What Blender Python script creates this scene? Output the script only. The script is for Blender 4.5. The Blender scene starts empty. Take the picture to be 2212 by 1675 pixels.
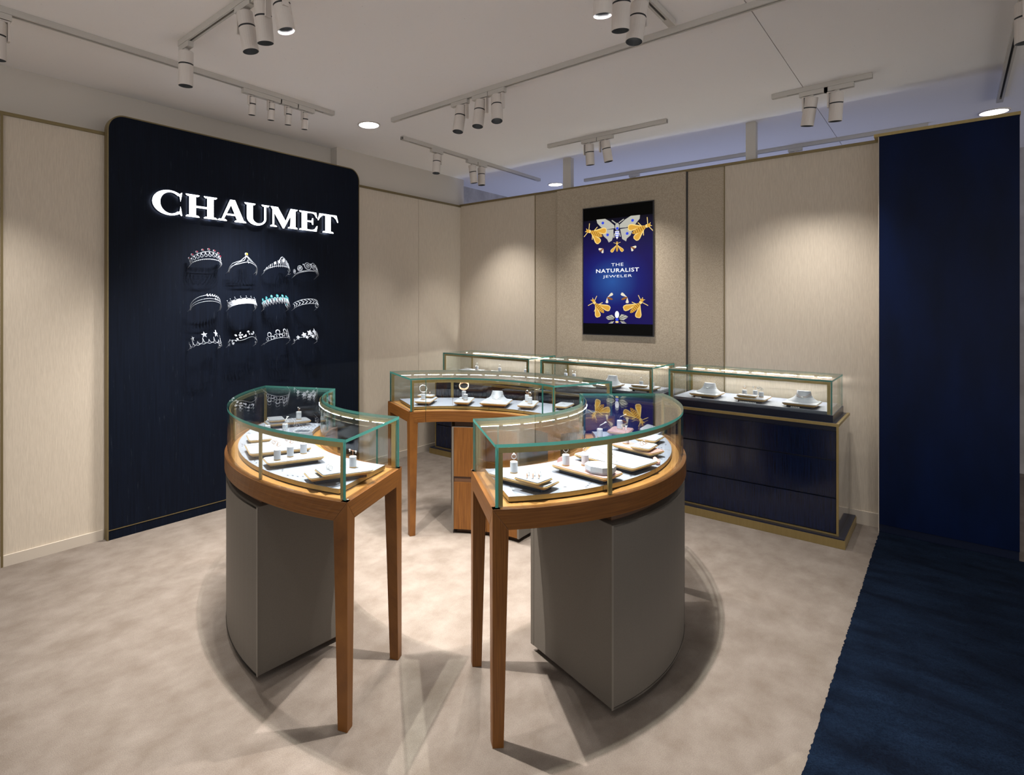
import bpy, bmesh, math, random
from math import sin, cos, pi, radians as R_
from mathutils import Vector, Matrix
random.seed(7)
S = bpy.context.scene
COL = S.collection

# ---------------------------------------------------------------- camera, world, exposure
cam_d = bpy.data.cameras.new('camera'); cam = bpy.data.objects.new('camera', cam_d); COL.objects.link(cam)
cam.location = (0, 0, 1.55); cam.rotation_euler = (pi / 2, 0, R_(42.351))
cam_d.sensor_fit = 'HORIZONTAL'; cam_d.sensor_width = 36; cam_d.lens = 36 * 1231.63 / 2212
cam_d.shift_x = (1106 - 931.57) / 2212; cam_d.shift_y = -(837.5 - 662.95) / 2212
cam_d.clip_start = .05; cam_d.clip_end = 100
S.camera = cam
W = bpy.data.worlds.new('world'); S.world = W; W.use_nodes = True
W.node_tree.nodes['Background'].inputs[0].default_value = (1.0, .965, .93, 1)
W.node_tree.nodes['Background'].inputs[1].default_value = .85
S.view_settings.view_transform = 'Standard'; S.view_settings.look = 'None'
S.view_settings.exposure = 0.72; S.view_settings.gamma = 1; S.view_settings.use_curve_mapping = False
S.cycles.max_bounces = 10; S.cycles.transparent_max_bounces = 24; S.cycles.diffuse_bounces = 4
S.cycles.glossy_bounces = 4; S.cycles.sample_clamp_indirect = 4; S.cycles.sample_clamp_direct = 0
S.cycles.use_denoising = True; S.cycles.caustics_reflective = False; S.cycles.caustics_refractive = False
SPOT_COL = (1.0, .95, .895)
P_SPOT = 96
LED = 42.0

# ---------------------------------------------------------------- materials
def nodes(name):
    m = bpy.data.materials.new(name); m.use_nodes = True
    nt = m.node_tree; return m, nt, nt.nodes, nt.links, nt.nodes['Principled BSDF']
def mat(name, col, rough=.5, metal=0., spec=.5, coat=0., emis=None, es=0.):
    m, nt, N, L, b = nodes(name)
    b.inputs['Base Color'].default_value = (*col, 1); b.inputs['Roughness'].default_value = rough
    b.inputs['Metallic'].default_value = metal; b.inputs['Specular IOR Level'].default_value = spec
    b.inputs['Coat Weight'].default_value = coat; b.inputs['Coat Roughness'].default_value = .04
    if emis: b.inputs['Emission Color'].default_value = (*emis, 1); b.inputs['Emission Strength'].default_value = es
    return m
def tex(N, L, kind='noise', src='Object', scale=(1, 1, 1), sc=5., detail=4., rough=.55):
    tc = N.new('ShaderNodeTexCoord'); mp = N.new('ShaderNodeMapping'); mp.inputs['Scale'].default_value = scale
    L.new(tc.outputs[src], mp.inputs['Vector'])
    t = N.new('ShaderNodeTexNoise'); t.inputs['Scale'].default_value = sc; t.inputs['Detail'].default_value = detail
    t.inputs['Roughness'].default_value = rough
    L.new(mp.outputs['Vector'], t.inputs['Vector']); return t.outputs['Fac']
def ramp(N, L, fac, stops):
    r = N.new('ShaderNodeValToRGB'); e = r.color_ramp.elements
    e[0].position, e[0].color = stops[0][0], (*stops[0][1], 1)
    e[1].position, e[1].color = stops[-1][0], (*stops[-1][1], 1)
    for p, c in stops[1:-1]:
        x = e.new(p); x.color = (*c, 1)
    L.new(fac, r.inputs['Fac']); return r.outputs['Color']
def mixc(N, L, a, b, fac, mode='MULTIPLY'):
    x = N.new('ShaderNodeMix'); x.data_type = 'RGBA'; x.blend_type = mode
    for s, v in ((x.inputs[6], a), (x.inputs[7], b), (x.inputs[0], fac)):
        if hasattr(v, 'links'): L.new(v, s)
        else: s.default_value = v if not isinstance(v, tuple) else (*v, 1)
    return x.outputs[2]
def bump(N, L, b, h, strength, dist=.01):
    x = N.new('ShaderNodeBump'); x.inputs['Strength'].default_value = strength; x.inputs['Distance'].default_value = dist
    L.new(h, x.inputs['Height']); L.new(x.outputs[0], b.inputs['Normal'])
def noisy(name, c1, c2, scale, sc, rough=.8, bs=.0, bd=.002, c3=None, sc3=1., scale3=(1, 1, 1), src='Object', lo=.35, hi=.65, spec=.3, coat=0., detail=4):
    m, nt, N, L, b = nodes(name)
    f = tex(N, L, src=src, scale=scale, sc=sc, detail=detail); c = ramp(N, L, f, [(lo, c1), (hi, c2)])
    if c3:
        g = tex(N, L, src=src, scale=scale3, sc=sc3, detail=5, rough=.6)
        c = mixc(N, L, c, ramp(N, L, g, [(.33, c3), (.66, (1, 1, 1))]), 1.0)
    L.new(c, b.inputs['Base Color']); b.inputs['Roughness'].default_value = rough
    b.inputs['Specular IOR Level'].default_value = spec; b.inputs['Coat Weight'].default_value = coat
    b.inputs['Coat Roughness'].default_value = .05
    if bs: bump(N, L, b, f, bs, bd)
    return m
M = {}
M['carpet'] = noisy('beige_carpet', (.158, .134, .115), (.205, .176, .153), (1, 1, 1), 300, .95, .5, .006, (.74, .71, .68), 5.5, (1.5, 1.0, 1), spec=.1)
M['blue_carpet'] = noisy('blue_carpet', (.0019, .0046, .012), (.0056, .0124, .0275), (1, 1, 1), 210, .95, .6, .008, (.35, .36, .40), 3.6, (.9, 2.2, 1), spec=.05)
M['ceiling'] = noisy('ceiling_board', (.56, .53, .515), (.88, .855, .845), (1, 1, 1), 95, .9, 0, lo=.22, hi=.28, spec=.1, detail=2)
M['plaster'] = mat('wall_plaster', (.55, .51, .46), .85)
M['fabric'] = noisy('beige_wall_fabric', (.50, .435, .355), (.58, .51, .42), (1, 1, .05), 330, .9, .15, .001, spec=.15)
M['fabric2'] = noisy('coarse_wall_fabric', (.34, .285, .215), (.47, .40, .31), (1, 1, .6), 190, .9, .4, .002, spec=.15)
M['base'] = mat('beige_baseboard', (.50, .44, .37), .6)
M['brass'] = noisy('brushed_brass', (.33, .25, .105), (.36, .275, .12), (1, 1, .1), 60, .38, spec=.5)
for n in M['brass'].node_tree.nodes:
    if n.type == 'BSDF_PRINCIPLED': n.inputs['Metallic'].default_value = .75
M['brassdull'] = mat('dull_bronze_trim', (.20, .155, .075), .45, .6)
M['gold'] = mat('rose_gold', (.70, .40, .25), .25, .55)
M['silver'] = mat('white_gold', (.70, .71, .74), .25, .55)
M['silverd'] = mat('pave_silver', (.40, .44, .51), .35, .25)
M['diamond'] = mat('diamond', (.95, .96, 1.), .03, 0., 1., 1.)
M['white'] = mat('white_display_leather', (.27, .285, .335), .55)
M['cylwhite'] = mat('light_lifted_white_leather', (.52, .54, .60), .5)  # display white made paler to offset weak light on upright sides
M['greyfab'] = noisy('grey_display_fabric', (.165, .170, .20), (.205, .210, .245), (1, 1, 1), 500, .8)
M['pink'] = mat('pink_display_leather', (.34, .20, .19), .55)
M['pinkblock'] = mat('pink_stone', (.56, .30, .29), .35)
M['deck'] = mat('grey_white_deck', (.185, .200, .255), .6)
M['traywood'] = mat('pale_gilt_wood', (.50, .31, .125), .45)
M['navybase'] = mat('navy_plinth', (.012, .014, .030), .5)
M['print'] = mat('printed_marks', (.05, .05, .07), .6)
M['whiteprint'] = mat('white_letters', (.85, .85, .88), .5)
M['leather'] = noisy('grey_beige_leather', (.098, .086, .072), (.112, .098, .083), (1, 1, 1), 300, .55, .12, .001)
M['stitch'] = mat('leather_binding', (.135, .119, .100), .5)
M['lampwhite'] = mat('lamp_white_paint', (.60, .555, .52), .35)
M['lampgrey'] = mat('track_grey_white', (.50, .475, .44), .45)
M['lampdark'] = mat('lamp_dark_groove', (.02, .022, .025), .6)
M['lens'] = mat('lamp_lens', (.8, .8, .8), .2, emis=(1, .95, .88), es=2.2)
M['downlight'] = mat('downlight_disc', (1, 1, 1), .5, emis=(1, .94, .93), es=9.)
M['navylacq'] = noisy('navy_lacquer_door', (.0017, .0042, .016), (.0042, .0118, .050), (14, 14, .25), 22, .16, 0, spec=.35, coat=.12)
M['navyside'] = mat('navy_mirror_lacquer', (.006, .009, .022), .10, 0., .6, 1.)
M['navytop'] = mat('navy_lacquer', (.006, .010, .028), .28, 0., .35, .1)
M['wallnavy'] = noisy('navy_satin_wall', (.0009, .0048, .024), (.0013, .0070, .038), (1, 1, .3), 6, .38, 0, spec=.10)
M['letterside'] = mat('letter_side', (.02, .03, .06), .4)
M['letter'] = mat('letter_face', (1, 1, 1), .5, emis=(.93, .95, 1), es=2.6)
M['frame'] = mat('screen_frame', (.02, .02, .025), .3)
M['marble'] = noisy('pale_stone', (.34, .32, .31), (.46, .44, .43), (1, 1, 1), 6, .5)

def wood():
    m, nt, N, L, b = nodes('warm_teak_wood')
    f = tex(N, L, src='UV', scale=(3.0, 90, 1), sc=1.6, detail=6, rough=.6)
    c = ramp(N, L, f, [(.28, (.078, .0275, .0052)), (.5, (.125, .047, .0092)), (.74, (.172, .069, .0145))])
    L.new(c, b.inputs['Base Color']); b.inputs['Roughness'].default_value = .40; b.inputs['Specular IOR Level'].default_value = .3
    bump(N, L, b, f, .05, .001); return m
M['wood'] = wood()
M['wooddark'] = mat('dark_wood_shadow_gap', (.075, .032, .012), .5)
M['amber'] = mat('honey_wood_case_floor', (.27, .130, .036), .4)

def navy_panel():
    m, nt, N, L, b = nodes('navy_silk_panel')
    f = tex(N, L, scale=(1, 1, .03), sc=120, detail=3)
    g = tex(N, L, scale=(1, 1, .12), sc=70, detail=3)
    c = ramp(N, L, f, [(.35, (.0013, .0032, .0088)), (.7, (.0027, .0058, .0150))])
    d = ramp(N, L, g, [(.66, (0, 0, 0)), (.82, (.018, .022, .029))])
    L.new(mixc(N, L, c, d, 1., 'ADD'), b.inputs['Base Color']); b.inputs['Roughness'].default_value = .6
    b.inputs['Specular IOR Level'].default_value = .12
    return m
M['navypanel'] = navy_panel()

def glass():                      # thin architectural pane: reflection + straight-through light
    m, nt, N, L, b = nodes('clear_glass'); N.remove(b)
    out = N['Material Output']
    geo = N.new('ShaderNodeNewGeometry'); mr = N.new('ShaderNodeMapRange')
    mr.inputs[3].default_value = 1.5; mr.inputs[4].default_value = 1 / 1.5
    L.new(geo.outputs['Backfacing'], mr.inputs[0])
    fr = N.new('ShaderNodeFresnel'); L.new(mr.outputs[0], fr.inputs['IOR'])
    tr = N.new('ShaderNodeBsdfTransparent'); tr.inputs[0].default_value = (.962, .985, .975, 1)
    gl = N.new('ShaderNodeBsdfGlossy'); gl.inputs['Roughness'].default_value = 0.0; gl.inputs[0].default_value = (1, 1, 1, 1)
    mx = N.new('ShaderNodeMixShader'); L.new(fr.outputs[0], mx.inputs[0]); L.new(tr.outputs[0], mx.inputs[1]); L.new(gl.outputs[0], mx.inputs[2])
    L.new(mx.outputs[0], out.inputs[0]); return m
M['glass'] = glass()
def glass_edge():
    m, nt, N, L, b = nodes('green_glass_edge'); out = N['Material Output']
    b.inputs['Base Color'].default_value = (.040, .175, .150, 1); b.inputs['Roughness'].default_value = .12
    b.inputs['Specular IOR Level'].default_value = .8
    t = N.new('ShaderNodeBsdfTranslucent'); t.inputs[0].default_value = (.080, .285, .25, 1)
    mx = N.new('ShaderNodeMixShader'); mx.inputs[0].default_value = .45
    L.new(b.outputs[0], mx.inputs[1]); L.new(t.outputs[0], mx.inputs[2]); L.new(mx.outputs[0], out.inputs[0]); return m
M['edge'] = glass_edge()
def led_mat(nm, lo, hi, k=1.):
    m, nt, N, L, b = nodes(nm)
    tc = N.new('ShaderNodeTexCoord'); w = N.new('ShaderNodeTexWave'); w.inputs['Scale'].default_value = 1.0
    w.wave_type = 'BANDS'; w.bands_direction = 'X'
    mp = N.new('ShaderNodeMapping'); mp.inputs['Scale'].default_value = (22, 1, 1)
    L.new(tc.outputs['UV'], mp.inputs['Vector']); L.new(mp.outputs[0], w.inputs['Vector'])
    c = ramp(N, L, w.outputs['Fac'], [(.35, lo), (.7, hi)])
    L.new(c, b.inputs['Emission Color']); b.inputs['Emission Strength'].default_value = LED * k
    b.inputs['Base Color'].default_value = (.8, .8, .8, 1); return m
M['led'] = led_mat('led_dots', (.25, .27, .30), (1.40, 1.58, 1.86)); M['ledwarm'] = led_mat('warm_led_dots', (.30, .27, .24), (1.60, 1.55, 1.50), 11.0)
def screen_mat():
    m, nt, N, L, b = nodes('screen_picture')
    tc = N.new('ShaderNodeTexCoord'); mp = N.new('ShaderNodeMapping'); mp.vector_type = 'POINT'
    mp.inputs['Scale'].default_value = (2.6, 1, 2.9)
    mp.inputs['Location'].default_value = (.12, 0, .30)
    L.new(tc.outputs['Object'], mp.inputs['Vector'])
    g = N.new('ShaderNodeTexGradient'); g.gradient_type = 'SPHERICAL'; L.new(mp.outputs[0], g.inputs[0])
    c = ramp(N, L, g.outputs[1], [(0.0, (.0045, .0012, .075)), (.35, (.0040, .0065, .125)), (1.0, (.016, .075, .29))])
    sx = N.new('ShaderNodeSeparateXYZ'); L.new(tc.outputs['Object'], sx.inputs[0])
    t = N.new('ShaderNodeMapRange'); t.inputs[1].default_value = .12; t.inputs[2].default_value = .49
    t.inputs[3].default_value = 1; t.inputs[4].default_value = 0.04; L.new(sx.outputs[2], t.inputs[0])
    mul = N.new('ShaderNodeVectorMath'); mul.operation = 'MULTIPLY'
    L.new(c, mul.inputs[0]); L.new(t.outputs[0], mul.inputs[1])
    L.new(mul.outputs[0], b.inputs['Emission Color']); b.inputs['Emission Strength'].default_value = .70
    b.inputs['Base Color'].default_value = (.002, .002, .003, 1); b.inputs['Roughness'].default_value = .35
    b.inputs['Specular IOR Level'].default_value = .2; return m
M['screen'] = screen_mat()
def emit(name, c, s=.72): return mat(name, (0, 0, 0), .6, spec=.1, emis=c, es=s)
M['e_black'] = emit('screen_black', (0, 0, 0)); M['e_gold'] = emit('picture_gold', (.62, .33, .045)); M['e_gold2'] = emit('picture_pale_gold', (.80, .58, .20))
M['e_dgold'] = emit('picture_dark_gold', (.22, .10, .015)); M['e_silver'] = emit('picture_silver', (.42, .41, .36)); M['e_white'] = emit('picture_white', (.85, .86, .9))
M['e_brown'] = emit('picture_brown', (.25, .09, .02)); M['e_blue'] = emit('picture_blue', (.03, .06, .62)); M['e_cream'] = emit('picture_cream', (.72, .66, .52))

# ---------------------------------------------------------------- builders
class MB:
    def __init__(s): s.v, s.f, s.mi, s.uv, s.sm = [], [], [], [], []
    def add(s, vs, fs, mi=0, uvf=None, smooth=False):
        o = len(s.v); s.v += [tuple(p) for p in vs]
        for k, f in enumerate(fs):
            s.f.append([o + i for i in f]); s.mi.append(mi[k] if isinstance(mi, (list, tuple)) else mi); s.sm.append(smooth)
            s.uv.append([uvf(vs[i]) if uvf else (vs[i][0] + vs[i][1], vs[i][2]) for i in f])
        return s
    def box(s, c, d, mi=0, rot=0., uvf=None):
        x, y, z = d[0] / 2, d[1] / 2, d[2] / 2; ca, sa = cos(rot), sin(rot)
        vs = [(c[0] + ca * a - sa * b, c[1] + sa * a + ca * b, c[2] + e) for a, b, e in
              ((-x, -y, -z), (x, -y, -z), (x, y, -z), (-x, y, -z), (-x, -y, z), (x, -y, z), (x, y, z), (-x, y, z))]
        return s.add(vs, BOXF, mi, uvf)
    def bb(s, x0, x1, y0, y1, z0, z1, mi=0, uvf=None):
        return s.box(((x0 + x1) / 2, (y0 + y1) / 2, (z0 + z1) / 2), (x1 - x0, y1 - y0, z1 - z0), mi, 0., uvf)
    def ring(s, r0, r1, a0, a1, z0, z1, n=32, mats=(0, 0, 0, 0, 0), x0=0., z0e=None, cut=0.):
        # sector ring about the ring centre; mats = top, bottom, outer, inner, ends; cut = metres removed from the ends at the bottom (mitre)
        vs, fs, mi = [], [], []
        for i in range(n + 1):
            t = i / n
            a = a0 + (a1 - a0) * t
            rm = (r0 + r1) / 2; ab = (a0 + cut / rm) + (a1 - a0 - 2 * cut / rm) * t
            for rr, zz, aa in ((r0, z0, ab), (r1, z0, ab), (r1, z1, a), (r0, z1, a)):
                vs.append((rr * cos(aa) - x0, rr * sin(aa), zz))
        for i in range(n):
            p, q = 4 * i, 4 * i + 4
            fs += [(p + 3, p + 2, q + 2, q + 3), (p, q, q + 1, p + 1), (p + 1, q + 1, q + 2, p + 2), (p, p + 3, q + 3, q)]
            mi += [mats[0], mats[1], mats[2], mats[3]]
        fs += [(0, 1, 2, 3), (4 * n, 4 * n + 3, 4 * n + 2, 4 * n + 1)]; mi += [mats[4]] * 2
        uvf = lambda p: (math.atan2(p[1], p[0] + x0) * (r0 + r1) / 2, p[2] + math.hypot(p[0] + x0, p[1]))
        return s.add(vs, fs, mi, uvf)
    def cyl(s, c, r, h, n=20, mi=0, r2=None, cap=True, smooth=True):
        r2 = r if r2 is None else r2
        vs = [(c[0] + r * cos(2 * pi * i / n), c[1] + r * sin(2 * pi * i / n), c[2]) for i in range(n)]
        vs += [(c[0] + r2 * cos(2 * pi * i / n), c[1] + r2 * sin(2 * pi * i / n), c[2] + h) for i in range(n)]
        s.add(vs, [(i, (i + 1) % n, n + (i + 1) % n, n + i) for i in range(n)], mi, smooth=smooth)
        if cap: s.add(vs, [tuple(range(n - 1, -1, -1)), tuple(range(n, 2 * n))], mi)
        return s
    def lathe(s, prof, n=20, mi=0, c=(0, 0, 0), smooth=False):
        vs = [(c[0] + r * cos(2 * pi * i / n), c[1] + r * sin(2 * pi * i / n), c[2] + z) for r, z in prof for i in range(n)]
        fs, ms = [], []
        for k in range(len(prof) - 1):
            for i in range(n):
                fs.append((k * n + i, k * n + (i + 1) % n, (k + 1) * n + (i + 1) % n, (k + 1) * n + i)); ms.append(mi[k] if isinstance(mi, (list, tuple)) else mi)
        return s.add(vs, fs, ms, smooth=smooth)
    def tube(s, pts, r=.002, n=5, mi=0, closed=False):
        P = [Vector(p) for p in pts]; m = len(P); vs = []
        for i in range(m):
            d = (P[(i + 1) % m] - P[i - 1]) if closed else (P[min(i + 1, m - 1)] - P[max(i - 1, 0)])
            if d.length < 1e-9: d = Vector((0, 0, 1))
            d.normalize(); u = d.cross(Vector((.31, .2, .93))); u.normalize(); w = d.cross(u)
            vs += [tuple(P[i] + r * (cos(2 * pi * k / n) * u + sin(2 * pi * k / n) * w)) for k in range(n)]
        fs = [(i * n + k, i * n + (k + 1) % n, ((i + 1) % m) * n + (k + 1) % n, ((i + 1) % m) * n + k) for i in range(m if closed else m - 1) for k in range(n)]
        if not closed: fs += [tuple(range(n - 1, -1, -1)), tuple((m - 1) * n + k for k in range(n))]
        return s.add(vs, fs, mi, smooth=True)
    def ball(s, c, r, mi=0, sx=1, sy=1, sz=1, n=8, m=5):
        prof = [(max(1e-4, r * sin(pi * j / m)), -r * cos(pi * j / m)) for j in range(m + 1)]
        vs = [(c[0] + sx * q * cos(2 * pi * i / n), c[1] + sy * q * sin(2 * pi * i / n), c[2] + sz * z) for q, z in prof for i in range(n)]
        return s.add(vs, [(k * n + i, k * n + (i + 1) % n, (k + 1) * n + (i + 1) % n, (k + 1) * n + i) for k in range(m) for i in range(n)], mi, smooth=True)
    def poly(s, pts, axis, lo, hi, mi=0, mside=None):
        # extrude a 2D outline; axis 'x': pts=(y,z) from x=lo..hi ; axis 'y': pts=(x,z) ; axis 'z': pts=(x,y)
        n = len(pts)
        mk = {'x': lambda p, t: (t, p[0], p[1]), 'y': lambda p, t: (p[0], t, p[1]), 'z': lambda p, t: (p[0], p[1], t)}[axis]
        vs = [mk(p, lo) for p in pts] + [mk(p, hi) for p in pts]
        fs = [tuple(range(n - 1, -1, -1)), tuple(range(n, 2 * n))] + [(i, (i + 1) % n, n + (i + 1) % n, n + i) for i in range(n)]
        return s.add(vs, fs, [mi, mi] + [mi if mside is None else mside] * n)
    def build(s, name, mats, parent=None, loc=None, fix=True, bevel=0.):
        me = bpy.data.meshes.new(name); me.from_pydata(s.v, [], s.f)
        for k in (mats if isinstance(mats, (list, tuple)) else [mats]): me.materials.append(M[k] if isinstance(k, str) else k)
        uvl = me.uv_layers.new(name='UVMap'); li = 0
        for pi_, p in enumerate(me.polygons):
            p.material_index = s.mi[pi_]; p.use_smooth = s.sm[pi_]
            for k, _ in enumerate(p.loop_indices): uvl.data[p.loop_start + k].uv = s.uv[pi_][k]
        me.validate(); me.update()
        if fix:
            bm = bmesh.new(); bm.from_mesh(me); bmesh.ops.recalc_face_normals(bm, faces=bm.faces); bm.to_mesh(me); bm.free()
        o = bpy.data.objects.new(name, me); COL.objects.link(o)
        if bevel:
            b = o.modifiers.new('bevel', 'BEVEL'); b.width = bevel; b.segments = 2; b.limit_method = 'ANGLE'; b.angle_limit = R_(50)
        if parent: o.parent = parent
        if loc: o.location = loc
        return o
BOXF = [(0, 3, 2, 1), (4, 5, 6, 7), (0, 1, 5, 4), (1, 2, 6, 5), (2, 3, 7, 6), (3, 0, 4, 7)]
def empty(name, loc, rz=0.):
    o = bpy.data.objects.new(name, None); COL.objects.link(o); o.location = loc; o.rotation_euler = (0, 0, rz); o.empty_display_size = .05; return o
def tag(o, label, cat, group=None):
    o['label'] = label; o['category'] = cat
    if group: o['group'] = group
    return o
def struct(o): o['kind'] = 'structure'; return o
def copy_tree(o, parent=None):
    c = o.copy(); COL.objects.link(c)
    if parent: c.parent = parent
    for ch in list(o.children): copy_tree(ch, c)
    return c

# ---------------------------------------------------------------- room shell
XW, YW, ZC = -4.174, 5.0746, 3.03
struct(MB().bb(-5.2, 6, -5, 9, -.06, 0).build('floor', 'carpet'))
ce = struct(MB().bb(-5.2, 6, -5, 9, ZC + .02, ZC + .1).build('ceiling', 'plaster'))
for x0, x1 in ((-5.2, -.739), (-.735, 1.8), (1.804, 6)):
    MB().bb(x0, x1, -5, 9, ZC, ZC + .02).build('ceiling_panel', 'ceiling', ce)
# left wall
wl = struct(MB().bb(-4.6, -4.2, -1.2, 5.17, 0, 2.69).build('wall_left', 'plaster'))
for y0, y1 in ((-1.2, .782), (.786, 2.4), (2.404, 4.376), (4.380, YW)):
    MB().bb(-4.2, XW, y0, y1, .0, 2.695).build('wall_panel', 'fabric', wl)
struct(MB().bb(-4.7, -4.29, -1.2, 3.31, 2.69, ZC).build('wall_upper', 'plaster'))
struct(MB().bb(-4.7, -4.2, 3.31, 5.17, 2.69, ZC).build('wall_upper', 'plaster'))
struct(MB().bb(-4.2, XW + .012, -1.2, 5.07, 2.693, 2.713).build('trim_1', 'brassdull'))
struct(MB().bb(XW, XW + .012, .778, .790, .0, 2.693).build('trim_2', 'brassdull'))
struct(MB().bb(XW, XW + .010, -1.2, 1.33, 0, .066).build('baseboard_left', 'base'))
struct(MB().bb(XW, XW + .010, 3.52, YW, 0, .066).build('baseboard_left', 'base'))
# back wall
wb = struct(MB().bb(-4.6, -.364, YW + .02, YW + .12, 0, 2.70).build('wall_back', 'plaster'))
for x0, x1, mt, pr in ((XW, -3.177, 'fabric', 0), (-3.171, -2.908, 'fabric2', .0), (-2.902, -1.672, 'fabric2', .03), (-1.660, -1.375, 'fabric2', .0), (-1.369, -.364, 'fabric', 0)):
    MB().bb(x0, x1, YW - pr, YW + .02, 0, 2.703).build('wall_panel', mt, wb)
MB().bb(-3.177, -3.171, YW - .004, YW + .02, 0, 2.703).build('joint_strip', 'brassdull', wb)
MB().bb(-2.908, -2.902, YW - .004, YW + .02, 0, 2.703).build('joint_strip', 'brassdull', wb)
MB().bb(-1.672, -1.660, YW - .008, YW + .02, 0, 2.703).build('joint_strip', 'lampdark', wb)
MB().bb(-1.375, -1.369, YW - .006, YW + .02, 0, 2.703).build('joint_strip', 'brassdull', wb)
struct(MB().bb(XW, -.364, YW - .012, YW + .12, 2.703, 2.723).build('trim_3', 'brassdull'))
struct(MB().bb(-.54, -.364, YW - .012, YW, 0, .096).build('baseboard_back', 'base'))
struct(MB().bb(XW, -4.10, YW - .012, YW, 0, .096).build('baseboard_back', 'base'))
for x, w in ((-2.826, .086), (-1.187, .072)):
    struct(MB().bb(x - w / 2, x + w / 2, YW + .03, YW + .09, 2.70, ZC).build('trim_4', 'lampgrey'))
# navy end wall on the right
wr = struct(MB().bb(-.364, .308, 4.953, 5.2, .062, 2.714).build('wall_right', 'wallnavy'))
MB().bb(-.362, .306, 4.957, 5.2, .0, .060).build('skirting', 'navytop', wr)
MB().bb(-.392, .312, 4.945, 5.2, 2.714, 2.734).build('cap_rail', 'brass', wr)
MB().bb(-.368, -.364, 4.951, 5.07, .0, 2.714).build('edge_strip', 'base', wr)
# corridor behind the back wall
struct(MB().bb(-4.7, -4.42, 5.17, 9, 0, ZC).build('wall_beyond', 'marble'))
struct(MB().bb(-4.7, 6, 7.6, 7.7, 0, ZC).build('wall_far', 'marble'))
# blue carpet with an uneven pile edge
mb = MB(); ys = [-3 + i * .012 for i in range(int(7.953 / .012) + 1)]
xe = [-.362 + random.uniform(-.003, .003) for _ in ys]
vs = []
for y, x in zip(ys, xe): vs += [(x + .004, y, 0.0), (x, y, .012), (2.2, y, .012)]
fs = []
for i in range(len(ys) - 1):
    a = 3 * i; fs += [(a, a + 3, a + 4, a + 1), (a + 1, a + 4, a + 5, a + 2)]
mb.add(vs, fs)
tag(mb.build('carpet', 'blue_carpet'), 'dark blue pile carpet strip running along the right of the beige floor', 'carpet')

# ---------------------------------------------------------------- sign wall panel
def rrect_top(y0, y1, z0, z1, r, n=10):
    p = [(y0, z0), (y1, z0)]
    p += [(y1 - r + r * cos(i * pi / 2 / n), z1 - r + r * sin(i * pi / 2 / n)) for i in range(n + 1)]
    p += [(y0 + r - r * sin(i * pi / 2 / n), z1 - r + r * cos(i * pi / 2 / n)) for i in range(n + 1)]
    return p
XP = XW + .055
pn = empty('sign_panel', (XP - .05, 2.42, 0)); tag(pn, 'tall navy wall panel with rounded top corners and thin brass edge, carrying the lit name', 'wall panel')
def pl(o): o.location = (-(XP - .05), -2.42, 0); return o
pl(MB().poly(rrect_top(1.349, 3.503, .070, 2.829, .102), 'x', XW + .002, XP).build('panel', 'navypanel', pn))
outer = rrect_top(1.341, 3.511, .0, 2.837, .11); inner = rrect_top(1.349, 3.503, .0, 2.829, .102)
mb = MB()
n = len(outer)
vs = [(XW + .002, *p) for p in outer] + [(XP + .003, *p) for p in outer] + [(XP + .003, *p) for p in inner] + [(XW + .002, *p) for p in inner]
fs = []
for i in range(1, n):
    j = (i + 1) % n
    for k in range(3): fs.append((k * n + i, k * n + j, (k + 1) * n + j, (k + 1) * n + i))
mb.add(vs, fs); pl(mb.build('edge_trim', 'brassdull', pn))
pl(MB().bb(XW + .002, XP, 1.349, 3.503, .062, .068).build('brass_line', 'brassdull', pn))
pl(MB().bb(XW + .002, XP - .002, 1.349, 3.503, 0, .062).build('skirting', 'navypanel', pn))

# illuminated letters (outlines drawn in unit boxes)
def ser(x0, x1, y, up, t=.035, ov=.0, br=.05):      # slab serif with brackets; up=+1 foot, -1 head
    return [(x0, y), (x1, y), (x1, y + up * t), (x1 - br, y + up * (t + .05)), (x0 + br, y + up * (t + .05)), (x0, y + up * t)]
def q(*p): return list(p)
def arcp(cx, cy, rx, ry, a0, a1, n=24): return [(cx + rx * cos(R_(a0 + (a1 - a0) * i / n)), cy + ry * sin(R_(a0 + (a1 - a0) * i / n))) for i in range(n + 1)]
GL = {}
GL['C'] = [arcp(.56, .5, .56, .54, 42, 318, 36) + arcp(.60, .5, .345, .455, 312, 48, 36)[0:],
           q((.93, .60), (.985, 1.0), (.95, .99), (.86, .86), (.90, .80)), q((.93, .40), (.985, .0), (.95, -.02), (.86, .13), (.90, .20))]
GL['H'] = [q((.11, 0), (.32, 0), (.32, 1), (.11, 1)), q((.68, 0), (.89, 0), (.89, 1), (.68, 1)), q((.3, .43), (.7, .43), (.7, .52), (.3, .52)),
           ser(.0, .43, 0, 1), ser(.0, .43, 1, -1), ser(.57, 1, 0, 1), ser(.57, 1, 1, -1)]
GL['A'] = [q((.10, 0), (.18, 0), (.47, .80), (.425, 1.02)), q((.425, 1.02), (.60, 1.02), (.95, 0), (.70, 0), (.44, .82)), q((.24, .28), (.68, .28), (.65, .36), (.27, .36)),
           ser(0, .31, 0, 1), ser(.58, 1, 0, 1)]
GL['U'] = [q((.09, .30), (.33, .30), (.33, 1), (.09, 1)), q((.79, .32), (.87, .32), (.87, 1), (.79, 1)), ser(0, .43, 1, -1), ser(.68, 1, 1, -1),
           arcp(.48, .32, .39, .36, 180, 360, 24) + arcp(.56, .32, .23, .255, 360, 180, 24)]
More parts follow.
